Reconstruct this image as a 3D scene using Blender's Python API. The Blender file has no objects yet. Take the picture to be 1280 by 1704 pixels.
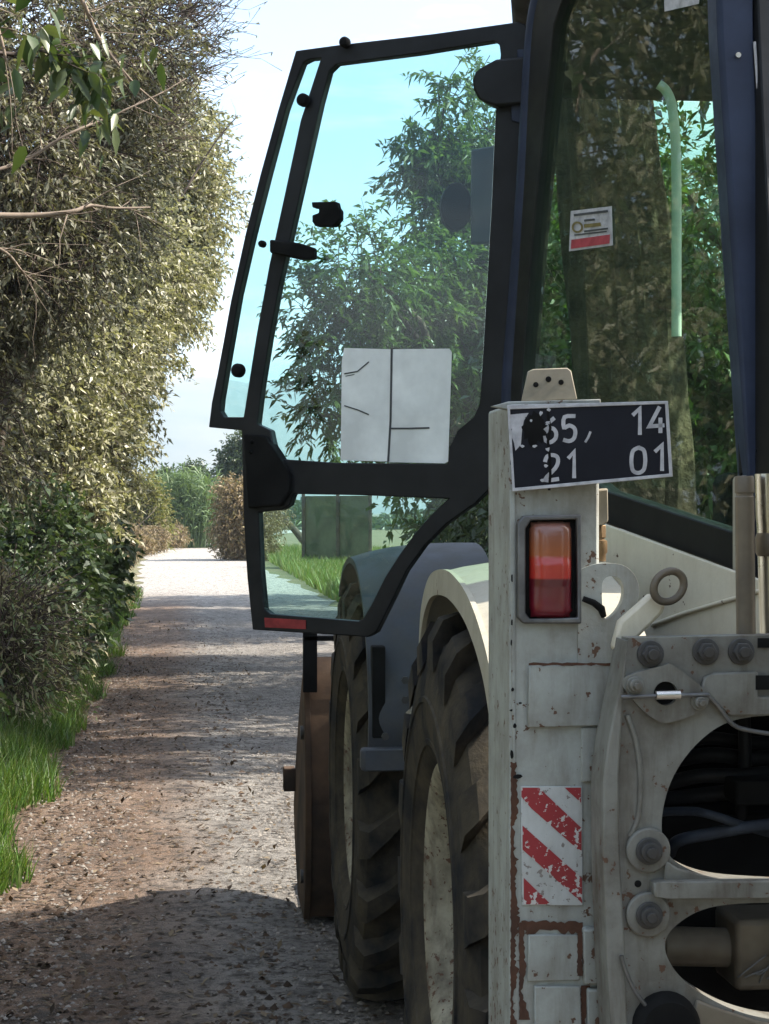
import bpy, math, random
import numpy as np
from mathutils import Vector, Matrix
from mathutils.geometry import tessellate_polygon

# ------------------------------------------------------------------ camera, sky, sun, exposure
S = bpy.context.scene
COL = S.collection
YAW = math.atan(330 / 3200.0)          # the lane and the machine run along +Y, the camera looks a little to the right
CA, SA = math.cos(YAW), math.sin(YAW)
FP, EYE = 3200.0, 1.67
cam_d = bpy.data.cameras.new('camera')
cam_d.sensor_fit = 'HORIZONTAL'
cam_d.sensor_width = 36.0
cam_d.lens = 36.0 * FP / 1280.0
cam_d.clip_start = 0.1
cam_d.clip_end = 30000
cam = bpy.data.objects.new('camera', cam_d)
COL.objects.link(cam)
cam.location = (0, 0, EYE)
cam.rotation_euler = (math.radians(90), 0, -YAW)
S.camera = cam

SUN = Vector((0.95, -0.03, 0.86)).normalized()
el = math.asin(SUN.z)
az = math.atan2(SUN.x, SUN.y)
W = bpy.data.worlds.new('World')
S.world = W
W.use_nodes = True
wn, wl = W.node_tree.nodes, W.node_tree.links
wn.clear()
sky = wn.new('ShaderNodeTexSky')
sky.sky_type = 'NISHITA'
sky.sun_disc = False
sky.sun_elevation = el
sky.sun_rotation = az
sky.dust_density = 2.0
sky.air_density = 1.0
sky.ozone_density = 1.0
tc = wn.new('ShaderNodeTexCoord')
mp = wn.new('ShaderNodeMapping')
mp.inputs['Scale'].default_value = (2.2, 2.2, 9.0)
nz = wn.new('ShaderNodeTexNoise')
nz.inputs['Scale'].default_value = 2.6
nz.inputs['Detail'].default_value = 7
nz.inputs['Roughness'].default_value = 0.55
rp = wn.new('ShaderNodeValToRGB')
rp.color_ramp.elements[0].position = 0.46
rp.color_ramp.elements[1].position = 0.72
mx = wn.new('ShaderNodeMix')
mx.data_type = 'RGBA'
mx.inputs[7].default_value = (8.5, 8.9, 9.4, 1)
bg = wn.new('ShaderNodeBackground')
bg.inputs['Strength'].default_value = 0.14
wo = wn.new('ShaderNodeOutputWorld')
wl.new(tc.outputs['Generated'], mp.inputs['Vector'])
wl.new(mp.outputs['Vector'], nz.inputs['Vector'])
wl.new(nz.outputs['Fac'], rp.inputs['Fac'])
mm = wn.new('ShaderNodeMath'); mm.operation = 'MULTIPLY'; mm.inputs[1].default_value = 0.75
wl.new(rp.outputs['Color'], mm.inputs[0])
wl.new(mm.outputs[0], mx.inputs[0])
wl.new(sky.outputs['Color'], mx.inputs[6])
wl.new(mx.outputs[2], bg.inputs['Color'])
wl.new(bg.outputs['Background'], wo.inputs['Surface'])

sun_d = bpy.data.lights.new('sun', 'SUN')
sun_d.energy = 5.0
sun_d.angle = math.radians(0.53)
sun_d.color = (1.0, 0.93, 0.82)
sun = bpy.data.objects.new('sun', sun_d)
COL.objects.link(sun)
sun.rotation_euler = SUN.to_track_quat('Z', 'Y').to_euler()
sun.location = (20, -3, 20)

S.view_settings.view_transform = 'Standard'
S.view_settings.look = 'None'
S.view_settings.gamma = 1
S.view_settings.exposure = 1.45
S.render.engine = 'CYCLES'
S.cycles.max_bounces = 8
S.cycles.transparent_max_bounces = 24
S.cycles.volume_bounces = 0
S.cycles.use_denoising = True
random.seed(7)
RNG = np.random.default_rng(11)

# ------------------------------------------------------------------ projection helpers (only used to read sizes off planes of the machine)
def ray(px, py):
    t, s = (px - 640) / FP, (852 - py) / FP
    return Vector((CA * t + SA, CA - SA * t, s))
def PY(px, py, y):
    d = ray(px, py); k = y / d.y
    return Vector((d.x * k, y, EYE + d.z * k))
def PX(px, py, x):
    d = ray(px, py); k = x / d.x
    return Vector((x, d.y * k, EYE + d.z * k))
def PC(px, py, dep):
    d = ray(px, py)
    return Vector((d.x * dep, d.y * dep, EYE + d.z * dep))
def PP(px, py, p, n):
    d = ray(px, py); o = Vector((0, 0, EYE))
    return o + d * ((p - o).dot(n) / d.dot(n))

# ------------------------------------------------------------------ object helpers
WL = {}
def link(o, parent, loc):
    COL.objects.link(o)
    loc = Vector(loc)
    WL[o.name] = loc
    if parent is not None:
        o.parent = parent
        o.location = loc - WL[parent.name]
    else:
        o.location = loc
    return o
def empty(name, loc, parent=None):
    o = bpy.data.objects.new(name, None)
    o.empty_display_size = 0.2
    return link(o, parent, loc)
def tag(o, label, cat, group=None, kind=None):
    o['label'] = label
    o['category'] = cat
    if group: o['group'] = group
    if kind: o['kind'] = kind
    return o
def mesh(name, V, F, mat, parent=None, smooth=None, bevel=0, origin=None):
    V = [Vector(v) for v in V]
    if origin is None:
        lo = Vector([min(v[i] for v in V) for i in range(3)])
        hi = Vector([max(v[i] for v in V) for i in range(3)])
        origin = (lo + hi) / 2
    origin = Vector(origin)
    me = bpy.data.meshes.new(name)
    me.from_pydata([v - origin for v in V], [], F)
    me.update()
    if smooth is not None:
        me.polygons.foreach_set('use_smooth', [True] * len(me.polygons))
        me.set_sharp_from_angle(angle=math.radians(smooth))
    me.materials.append(mat)
    o = bpy.data.objects.new(name, me)
    link(o, parent, origin)
    if bevel:
        b = o.modifiers.new('bevel', 'BEVEL')
        b.width = bevel; b.segments = 2; b.limit_method = 'ANGLE'
        b.angle_limit = math.radians(40)
    return o
class MB:
    def __init__(s): s.V = []; s.F = []
    def add(s, V, F):
        n = len(s.V); s.V += [Vector(v) for v in V]; s.F += [tuple(i + n for i in f) for f in F]; return s
    def prism(s, loops, off):
        """loops of 3D points (outer, holes...) extruded by off"""
        off = Vector(off)
        flat = [p for l in loops for p in l]
        n = len(flat)
        tris = tessellate_polygon([[Vector(p) for p in l] for l in loops])
        V = [Vector(p) for p in flat] + [Vector(p) + off for p in flat]
        F = []
        for t in tris:
            a, b, c = t
            nn = (V[b] - V[a]).cross(V[c] - V[a])
            if nn.length < 1e-12: continue
            if nn.dot(off) > 0: a, b, c = a, c, b
            F.append((a, b, c)); F.append((a + n, c + n, b + n))
        k = 0
        cen = sum((Vector(p) for p in loops[0]), Vector()) / len(loops[0])
        for li, l in enumerate(loops):
            m = len(l)
            area = Vector()
            for i in range(m):
                area += (Vector(l[i]) - cen).cross(Vector(l[(i + 1) % m]) - cen)
            flip = (area.dot(off) > 0) != (li > 0)
            for i in range(m):
                a, b = k + i, k + (i + 1) % m
                F.append((a, b, b + n, a + n) if flip else (a, a + n, b + n, b))
            k += m
        return s.add(V, F)
    def box(s, x0, x1, y0, y1, z0, z1):
        return s.prism([[(x0, y0, z0), (x1, y0, z0), (x1, y0, z1), (x0, y0, z1)]], (0, y1 - y0, 0))
    def tube(s, P, r, n=10, cap=True):
        P = [Vector(p) for p in P]
        if not isinstance(r, (list, tuple)): r = [r] * len(P)
        base = len(s.V); V = []; F = []
        T0 = (P[1] - P[0]).normalized()
        up = Vector((0, 0, 1)) if abs(T0.z) < 0.9 else Vector((1, 0, 0))
        N = T0.cross(up).normalized()
        for i, p in enumerate(P):
            T = (P[min(i + 1, len(P) - 1)] - P[max(i - 1, 0)]).normalized()
            N = (N - T * N.dot(T)).normalized()
            B = T.cross(N)
            for k in range(n):
                a = 2 * math.pi * k / n
                V.append(p + (N * math.cos(a) + B * math.sin(a)) * r[i])
        for i in range(len(P) - 1):
            for k in range(n):
                a, b = i * n + k, i * n + (k + 1) % n
                F.append((a, b, b + n, a + n))
        if cap:
            F.append(tuple(range(n - 1, -1, -1)))
            F.append(tuple(range((len(P) - 1) * n, len(P) * n)))
        return s.add(V, F)
    def cyl(s, c, axis, r, h, n=24):
        c = Vector(c); axis = Vector(axis).normalized()
        return s.tube([c, c + axis * h], r, n)
    def lathe(s, prof, c, axis, n=48, closed=False):
        """prof: list of (radius, along axis)"""
        c = Vector(c); A = Vector(axis).normalized()
        up = Vector((0, 0, 1)) if abs(A.z) < 0.9 else Vector((1, 0, 0))
        N = A.cross(up).normalized(); B = A.cross(N)
        m = len(prof); V = []; F = []
        for k in range(n):
            a = 2 * math.pi * k / n
            d = N * math.cos(a) + B * math.sin(a)
            for (r, h) in prof: V.append(c + d * r + A * h)
        for k in range(n):
            k2 = (k + 1) % n
            for j in range(m if closed else m - 1):
                j2 = (j + 1) % m
                F.append((k * m + j, k2 * m + j, k2 * m + j2, k * m + j2))
        return s.add(V, F)
    def torus(s, c, axis, R, r, n=32, m=10, sx=1.0, sdir=None):
        c = Vector(c); A = Vector(axis).normalized()
        X = Vector(sdir).normalized() if sdir is not None else (A.cross(Vector((0, 0, 1))) if abs(A.z) < .9 else Vector((1, 0, 0))).normalized()
        Y = A.cross(X)
        V = []; F = []
        for k in range(n):
            a = 2 * math.pi * k / n
            rad = X * math.cos(a) * sx + Y * math.sin(a)
            for j in range(m):
                b = 2 * math.pi * j / m
                V.append(c + rad * R + (rad.normalized() * math.cos(b) + A * math.sin(b)) * r)
        for k in range(n):
            for j in range(m):
                F.append((k * m + j, ((k + 1) % n) * m + j, ((k + 1) % n) * m + (j + 1) % m, k * m + (j + 1) % m))
        return s.add(V, F)
    def build(s, name, mat, parent=None, smooth=35, bevel=0, origin=None):
        return mesh(name, s.V, s.F, mat, parent, smooth, bevel, origin)
def plate(name, loops, y, t, mat, parent, bevel=0.002, smooth=35):
    """a plate facing the rear, outline read on the plane y, thickness t forward"""
    return MB().prism([[PY(a, b, y) for a, b in l] for l in loops], (0, t, 0)).build(name, mat, parent, smooth, bevel)
def circ(cx, cy, r, n=28, a0=0, a1=360, ry=None):
    ry = r if ry is None else ry
    k = n if a1 - a0 >= 360 else n + 1
    return [(cx + r * math.cos(math.radians(a0 + (a1 - a0) * i / n)), cy + ry * math.sin(math.radians(a0 + (a1 - a0) * i / n))) for i in range(k)]
def smoothpoly(P, n=6, closed=False):
    """Catmull-Rom through 2D or 3D points"""
    P = [Vector(p) for p in P]; out = []; m = len(P)
    rng = range(m if closed else m - 1)
    for i in rng:
        p1, p2 = P[i], P[(i + 1) % m]
        p0 = P[i - 1] if (i > 0 or closed) else p1
        p3 = P[(i + 2) % m] if (i + 2 < m or closed) else p2
        for k in range(n):
            t = k / n
            out.append(0.5 * ((2 * p1) + (p2 - p0) * t + (2 * p0 - 5 * p1 + 4 * p2 - p3) * t * t + (3 * p1 - p0 - 3 * p2 + p3) * t ** 3))
    if not closed: out.append(P[-1])
    return out

# ------------------------------------------------------------------ materials
def newmat(name):
    m = bpy.data.materials.new(name); m.use_nodes = True
    n, l = m.node_tree.nodes, m.node_tree.links
    b = n['Principled BSDF']
    return m, n, l, b
def tex(n, l, kind, scale, vec, detail=4, rough=0.6, stretch=None):
    if stretch:
        q = n.new('ShaderNodeMapping'); q.inputs['Scale'].default_value = stretch
        l.new(vec, q.inputs['Vector']); vec = q.outputs['Vector']
    t = n.new('ShaderNodeTexNoise') if kind == 'noise' else n.new('ShaderNodeTexVoronoi')
    t.inputs['Scale'].default_value = scale
    if kind == 'noise':
        t.inputs['Detail'].default_value = detail; t.inputs['Roughness'].default_value = rough
    l.new(vec, t.inputs['Vector'])
    return t.outputs['Fac' if kind == 'noise' else 'Distance']
def ramp(n, l, fac, stops):
    r = n.new('ShaderNodeValToRGB')
    e = r.color_ramp.elements
    while len(e) < len(stops): e.new(0.5)
    for i, (p, c) in enumerate(stops):
        e[i].position = p
        e[i].color = (c, c, c, 1) if isinstance(c, (int, float)) else (*c, 1)
    l.new(fac, r.inputs['Fac'])
    return r.outputs['Color']
def mixc(n, l, fac, a, b, mode='MIX'):
    m = n.new('ShaderNodeMix'); m.data_type = 'RGBA'; m.blend_type = mode
    for sock, v in ((m.inputs[0], fac), (m.inputs[6], a), (m.inputs[7], b)):
        if isinstance(v, (int, float)): sock.default_value = v
        elif isinstance(v, tuple): sock.default_value = (*v, 1)
        else: l.new(v, sock)
    return m.outputs[2]
def coords(n, which='Object'):
    t = n.new('ShaderNodeTexCoord'); return t.outputs[which]
def bump(n, l, h, b, strength=0.3, dist=0.01):
    u = n.new('ShaderNodeBump'); u.inputs['Strength'].default_value = strength; u.inputs['Distance'].default_value = dist
    l.new(h, u.inputs['Height']); l.new(u.outputs['Normal'], b.inputs['Normal'])

def paint(name, base, dirt=(0.16, 0.13, 0.09), dirt_amt=0.5, chips=0.62, rough=0.45, rust=(0.09, 0.045, 0.025), chip_scale=55, metal=0.0):
    m, n, l, b = newmat(name)
    v = coords(n)
    big = tex(n, l, 'noise', 7, v, 6, 0.65)
    streak = tex(n, l, 'noise', 9, v, 5, 0.65, (3.5, 3.5, 0.55))
    fine = tex(n, l, 'noise', 90, v, 4, 0.7)
    d1 = ramp(n, l, big, [(0.42, 0.0), (0.72, dirt_amt)])
    d2 = ramp(n, l, streak, [(0.48, 0.0), (0.75, dirt_amt * 0.9)])
    c = mixc(n, l, d1, base, dirt)
    c = mixc(n, l, d2, c, dirt)
    c = mixc(n, l, 0.22, c, mixc(n, l, fine, (0.45, 0.45, 0.45), (1, 1, 1)), 'MULTIPLY')
    chip = tex(n, l, 'noise', chip_scale, v, 3, 0.6)
    area = tex(n, l, 'noise', 6, v, 2, 0.5)
    am = n.new('ShaderNodeMath'); am.operation = 'MULTIPLY_ADD'; am.inputs[1].default_value = 0.35; l.new(area, am.inputs[0]); l.new(chip, am.inputs[2])
    cm = ramp(n, l, am.outputs[0], [(chips + 0.20, 0.0), (chips + 0.225, 1.0)])
    c = mixc(n, l, cm, c, rust)
    l.new(c, b.inputs['Base Color'])
    rr = ramp(n, l, big, [(0.3, rough), (0.75, min(1, rough + 0.35))])
    l.new(rr, b.inputs['Roughness'])
    b.inputs['Metallic'].default_value = metal
    hh = n.new('ShaderNodeMath'); hh.operation = 'MULTIPLY_ADD'; hh.inputs[1].default_value = -1.2
    l.new(cm, hh.inputs[0]); l.new(fine, hh.inputs[2])
    bump(n, l, hh.outputs[0], b, 0.22, 0.002)
    return m
def simple(name, col, rough=0.5, metal=0.0, var=0.25, scale=30, bmp=0.15, dist=0.002, col2=None, spec=0.5):
    m, n, l, b = newmat(name)
    b.inputs['Specular IOR Level'].default_value = spec
    v = coords(n)
    f = tex(n, l, 'noise', scale, v, 5, 0.65)
    g = tex(n, l, 'noise', scale * 0.17, v, 4, 0.6)
    c2 = col2 or tuple(x * (1 - var) * 0.8 for x in col)
    c = mixc(n, l, ramp(n, l, g, [(0.35, 0.0), (0.68, 1.0)]), col, c2)
    c = mixc(n, l, var, c, mixc(n, l, f, (0.3, 0.3, 0.3), (1.5, 1.5, 1.5)), 'MULTIPLY')
    l.new(c, b.inputs['Base Color'])
    l.new(ramp(n, l, g, [(0.3, rough), (0.75, min(1.0, rough + 0.25))]), b.inputs['Roughness'])
    b.inputs['Metallic'].default_value = metal
    if bmp: bump(n, l, f, b, bmp, dist)
    return m
def glassmat(name, tint, dust=0.04, dust_col=(0.45, 0.5, 0.42), streaky=False):
    """tinted sheet: coloured see-through body, mirror by Fresnel, a film of dust"""
    m = bpy.data.materials.new(name); m.use_nodes = True
    n, l = m.node_tree.nodes, m.node_tree.links
    n.clear()
    out = n.new('ShaderNodeOutputMaterial')
    tr = n.new('ShaderNodeBsdfTransparent'); tr.inputs['Color'].default_value = (*tint, 1)
    gl = n.new('ShaderNodeBsdfGlossy'); gl.inputs['Roughness'].default_value = 0.015
    fr = n.new('ShaderNodeFresnel'); fr.inputs['IOR'].default_value = 1.5
    mix = n.new('ShaderNodeMixShader')
    ge = n.new('ShaderNodeNewGeometry'); iv = n.new('ShaderNodeMath'); iv.operation = 'SUBTRACT'; iv.inputs[0].default_value = 1.0; l.new(ge.outputs['Backfacing'], iv.inputs[1])
    pm = n.new('ShaderNodeMath'); pm.operation = 'MULTIPLY'; l.new(fr.outputs['Fac'], pm.inputs[0]); l.new(iv.outputs[0], pm.inputs[1])
    l.new(pm.outputs[0], mix.inputs[0]); l.new(tr.outputs[0], mix.inputs[1]); l.new(gl.outputs[0], mix.inputs[2])
    df = n.new('ShaderNodeBsdfDiffuse'); df.inputs['Color'].default_value = (*dust_col, 1)
    v = coords(n)
    if streaky:
        f = tex(n, l, 'noise', 26, v, 6, 0.75, (2.6, 2.6, 0.35))
        fac = ramp(n, l, f, [(0.46, dust * 0.3), (0.60, dust * 1.2), (0.70, dust * 3.4), (0.80, dust * 6)])
    else:
        f = tex(n, l, 'noise', 6, v, 6, 0.7)
        fac = ramp(n, l, f, [(0.35, dust * 0.4), (0.75, dust * 1.6)])
    m2 = n.new('ShaderNodeMixShader')
    l.new(fac, m2.inputs[0]); l.new(mix.outputs[0], m2.inputs[1]); l.new(df.outputs[0], m2.inputs[2])
    l.new(m2.outputs[0], out.inputs['Surface'])
    return m
def leafmat(name, cols, trans=0.35, rough=0.5, spec=0.35):
    m, n, l, b = newmat(name)
    g = n.new('ShaderNodeNewGeometry')
    k = len(cols)
    c = ramp(n, l, g.outputs['Random Per Island'], [(i / max(1, k - 1), col) for i, col in enumerate(cols)])
    l.new(c, b.inputs['Base Color'])
    b.inputs['Roughness'].default_value = rough
    b.inputs['Specular IOR Level'].default_value = spec
    t = n.new('ShaderNodeBsdfTranslucent')
    c2 = mixc(n, l, 1.0, c, (1.25, 1.3, 0.7), 'MULTIPLY')
    l.new(c2, t.inputs['Color'])
    ms = n.new('ShaderNodeMixShader'); ms.inputs[0].default_value = trans
    l.new(b.outputs[0], ms.inputs[1]); l.new(t.outputs[0], ms.inputs[2])
    l.new(ms.outputs[0], n['Material Output'].inputs['Surface'])
    return m

M = {}
M['cream'] = paint('cream_paint', (0.56, 0.55, 0.46), dirt=(0.24, 0.20, 0.14), dirt_amt=0.45, chips=0.66)
M['cream_clean'] = paint('cream_paint_fender', (0.40, 0.375, 0.30), dirt=(0.26, 0.22, 0.16), dirt_amt=0.35, chips=0.70)
M['cream_sunlit'] = paint('cream_paint_sunlit', (0.66, 0.61, 0.48), dirt=(0.45, 0.38, 0.27), dirt_amt=0.35, chips=0.70)  # raised, warmer cream: sunlight put into the panel and shank colour
M['rim'] = paint('wheel_rim_paint', (0.36, 0.33, 0.24), dirt=(0.07, 0.055, 0.04), dirt_amt=0.95, chips=0.58, rough=0.6)
M['grey_paint'] = paint('frame_paint', (0.20, 0.20, 0.178), dirt=(0.07, 0.055, 0.038), dirt_amt=0.85, chips=0.63, rough=0.5)
M['post_paint'] = paint('post_paint', (0.34, 0.36, 0.335), dirt=(0.15, 0.13, 0.10), dirt_amt=0.7, chips=0.625)
M['rust'] = simple('rust', (0.10, 0.042, 0.022), 0.9, 0, 0.4, 60, 0.5, 0.003, (0.045, 0.024, 0.016))
M['black_frame'] = simple('black_cab_frame', (0.006, 0.007, 0.009), 0.42, 0, 0.3, 50, 0.08, spec=0.28)
M['navy'] = simple('navy_pillar', (0.018, 0.029, 0.064), 0.40, 0, 0.2, 40, 0.05, spec=0.3)
M['rubber'] = simple('rubber', (0.006, 0.006, 0.006), 0.75, 0, 0.3, 60, 0.2, spec=0.2)
M['tyre'] = simple('tyre_rubber', (0.013, 0.014, 0.016), 0.85, 0, 0.45, 45, 0.5, 0.005, (0.075, 0.062, 0.043), spec=0.15)
M['mudguard'] = simple('grey_plastic', (0.052, 0.058, 0.072), 0.55, 0, 0.25, 60, 0.12, 0.002, (0.07, 0.07, 0.072), spec=0.3)
M['steel'] = simple('worn_steel', (0.20, 0.20, 0.20), 0.45, 0.8, 0.35, 60, 0.2)
M['bolt'] = simple('bolt_steel', (0.075, 0.075, 0.075), 0.55, 0.4, 0.4, 90, 0.3, 0.002, (0.06, 0.055, 0.05))
M['chrome'] = simple('chrome_rod', (0.62, 0.60, 0.56), 0.16, 1.0, 0.1, 30, 0.02)
M['brown_pipe'] = simple('brown_pipe', (0.16, 0.13, 0.095), 0.4, 0.45, 0.3, 40, 0.15, 0.002, (0.10, 0.085, 0.065))
M['brass'] = simple('brass', (0.26, 0.17, 0.09), 0.45, 0.7, 0.3, 50, 0.15)
M['tan'] = simple('tan_block', (0.32, 0.28, 0.21), 0.6, 0, 0.25, 50, 0.1)
M['hose'] = simple('hose_rubber', (0.008, 0.009, 0.011), 0.55, 0, 0.3, 80, 0.15, spec=0.3)
M['hose_blue'] = simple('hose_blue_grey', (0.035, 0.044, 0.062), 0.5, 0, 0.3, 80, 0.1, spec=0.3)
M['dark_metal'] = simple('dark_metal', (0.010, 0.010, 0.010), 0.75, 0, 0.3, 40, 0.2, spec=0.15)
M['oily'] = simple('oily_cylinder', (0.23, 0.20, 0.15), 0.4, 0.2, 0.4, 20, 0.2, 0.003, (0.06, 0.045, 0.03))
M['bucket'] = simple('rusty_bucket', (0.10, 0.06, 0.036), 0.8, 0.0, 0.5, 18, 0.4, 0.006, (0.022, 0.019, 0.017), spec=0.2)
M['plate_black'] = simple('plate_black', (0.005, 0.006, 0.013), 0.5, 0, 0.2, 40, 0.03, spec=0.25)
M['plate_white'] = simple('plate_white', (0.50, 0.50, 0.53), 0.5, 0, 0.25, 200, 0.03)
M['sheet'] = simple('white_sheet', (0.78, 0.81, 0.81), 0.45, 0, 0.06, 40, 0.02)
M['ink'] = simple('grey_ink', (0.06, 0.065, 0.07), 0.6, 0, 0.1, 50, 0)
M['red_paint'] = paint('red_stripe', (0.30, 0.018, 0.025), dirt=(0.16, 0.05, 0.04), dirt_amt=0.4, chips=0.545, rust=(0.5, 0.48, 0.46), chip_scale=80)
M['white_paint'] = paint('white_stripe', (0.50, 0.52, 0.51), dirt=(0.30, 0.29, 0.26), dirt_amt=0.5, chips=0.60, chip_scale=80, rust=(0.2, 0.18, 0.16))
M['red_sticker'] = simple('red_sticker', (0.30, 0.02, 0.022), 0.5, 0, 0.3, 120, 0.02)
M['sticker_red'] = simple('sticker_red_band', (0.42, 0.05, 0.07), 0.5, 0, 0.15, 200, 0)
M['sticker_gold'] = simple('sticker_gold', (0.20, 0.16, 0.05), 0.5, 0, 0.2, 200, 0)
M['seat'] = simple('seat_fabric', (0.03, 0.026, 0.022), 0.85, 0, 0.3, 80, 0.2)
M['grab'] = simple('pale_grab_rail', (0.80, 0.80, 0.76), 0.35, 0, 0.1, 40, 0)
M['door_glass'] = glassmat('door_glass', (0.72, 0.88, 0.865), 0.004, (0.4, 0.5, 0.5))
M['cab_glass'] = glassmat('cab_glass', (0.70, 0.84, 0.75), 0.022, (0.36, 0.42, 0.35), True)
M['cab_glass_clear'] = glassmat('cab_glass_clear', (0.90, 0.96, 0.93), 0.006)
M['mirror'] = simple('mirror_back', (0.006, 0.008, 0.009), 0.5, 0, 0.2, 40, 0.05, spec=0.2)
m, n, l, b = newmat('tail_lens'); M['lens'] = m
sep = n.new('ShaderNodeSeparateXYZ'); l.new(coords(n, 'Generated'), sep.inputs[0])
cc = ramp(n, l, sep.outputs['Z'], [(0.0, (0.16, 0.008, 0.02)), (0.40, (0.10, 0.008, 0.015)), (0.42, (0.42, 0.025, 0.018)), (0.62, (0.40, 0.035, 0.018)), (0.65, (0.32, 0.085, 0.025)), (1.0, (0.17, 0.075, 0.055))])
fn = tex(n, l, 'noise', 60, coords(n), 4, 0.6)
cc = mixc(n, l, 0.35, cc, mixc(n, l, fn, (0.4, 0.4, 0.4), (1.2, 1.2, 1.2)), 'MULTIPLY')
l.new(cc, b.inputs['Base Color']); b.inputs['Roughness'].default_value = 0.28
b.inputs['Coat Weight'].default_value = 0.4
# vegetation
M['olive_leaf'] = leafmat('olive_leaf', [(0.09, 0.094, 0.052), (0.19, 0.19, 0.112), (0.32, 0.31, 0.20), (0.42, 0.40, 0.28), (0.22, 0.22, 0.13), (0.50, 0.47, 0.35)], 0.26, 0.45, 0.5)
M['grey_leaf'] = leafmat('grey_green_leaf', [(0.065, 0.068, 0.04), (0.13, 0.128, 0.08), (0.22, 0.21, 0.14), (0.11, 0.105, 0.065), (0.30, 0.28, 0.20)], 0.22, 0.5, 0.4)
M['dark_leaf'] = leafmat('dark_green_leaf', [(0.022, 0.042, 0.014), (0.045, 0.075, 0.025), (0.085, 0.115, 0.05), (0.03, 0.055, 0.018)], 0.25, 0.4, 0.5)
M['big_leaf'] = leafmat('broad_leaf', [(0.022, 0.045, 0.012), (0.045, 0.075, 0.02), (0.10, 0.12, 0.04), (0.03, 0.055, 0.016)], 0.3, 0.4, 0.5)
M['melia_leaf'] = leafmat('pinnate_leaf', [(0.035, 0.070, 0.016), (0.07, 0.12, 0.03), (0.12, 0.17, 0.05), (0.05, 0.09, 0.025)], 0.4, 0.4, 0.5)
M['reed_leaf'] = leafmat('reed_leaf', [(0.08, 0.13, 0.05), (0.14, 0.20, 0.09), (0.10, 0.16, 0.06)], 0.3)
M['yellow_leaf'] = leafmat('yellow_green_leaf', [(0.11, 0.13, 0.03), (0.17, 0.17, 0.05), (0.20, 0.17, 0.07)], 0.3)
M['dry_leaf'] = leafmat('dry_stalk', [(0.20, 0.14, 0.075), (0.28, 0.21, 0.12), (0.15, 0.105, 0.06), (0.22, 0.19, 0.09)], 0.2)
M['vine_leaf'] = leafmat('dry_vine', [(0.13, 0.115, 0.06), (0.24, 0.21, 0.12), (0.09, 0.13, 0.045), (0.075, 0.12, 0.04), (0.36, 0.32, 0.21), (0.10, 0.15, 0.05)], 0.2)
M['grass_leaf'] = leafmat('grass_blade', [(0.025, 0.06, 0.010), (0.06, 0.13, 0.018), (0.10, 0.18, 0.03), (0.12, 0.14, 0.04), (0.04, 0.09, 0.014)], 0.35, 0.4, 0.45)
M['field_grass'] = leafmat('field_grass', [(0.09, 0.15, 0.025), (0.15, 0.19, 0.045), (0.21, 0.19, 0.07)], 0.3)
M['litter'] = leafmat('fallen_leaf', [(0.035, 0.022, 0.014), (0.07, 0.045, 0.028), (0.14, 0.10, 0.06), (0.02, 0.014, 0.010), (0.26, 0.20, 0.13)], 0.1, 0.8, 0.2)
M['pebble'] = leafmat('pebble', [(0.12, 0.107, 0.093), (0.18, 0.16, 0.14), (0.25, 0.225, 0.195), (0.06, 0.05, 0.043)], 0.0, 0.9, 0.2)
M['bark'] = simple('bark', (0.10, 0.075, 0.05), 0.9, 0, 0.5, 25, 0.8, 0.02, (0.045, 0.035, 0.026))
M['bark_rough'] = simple('deep_bark', (0.15, 0.098, 0.062), 0.9, 0, 0.6, 22, 1.0, 0.05, (0.045, 0.031, 0.022))
M['twig'] = simple('pale_twig', (0.26, 0.20, 0.15), 0.8, 0, 0.3, 40, 0.2)
M['dark_twig'] = simple('brown_twig', (0.085, 0.062, 0.048), 0.85, 0, 0.3, 40, 0.2)

# ------------------------------------------------------------------ ground, road, hills, haze
def lane_c(y):
    return float(np.interp(y, [-40, 38, 58, 78, 100, 120, 150, 190], [0.9, 0.9, 0.42, 0.25, 0.75, 1.7, 6.0, 14.0]))
def ground_mat():
    m, n, l, b = newmat('field_soil')
    v = coords(n, 'Object')
    f = tex(n, l, 'noise', 0.6, v, 8, 0.65)
    g = tex(n, l, 'noise', 8, v, 6, 0.7)
    c = ramp(n, l, f, [(0.30, (0.07, 0.085, 0.025)), (0.52, (0.13, 0.115, 0.05)), (0.72, (0.19, 0.15, 0.085))])
    c = mixc(n, l, 0.5, c, mixc(n, l, g, (0.4, 0.4, 0.4), (1.4, 1.4, 1.4)), 'MULTIPLY')
    l.new(c, b.inputs['Base Color']); b.inputs['Roughness'].default_value = 0.95
    bump(n, l, g, b, 0.6, 0.04)
    return m
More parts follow.
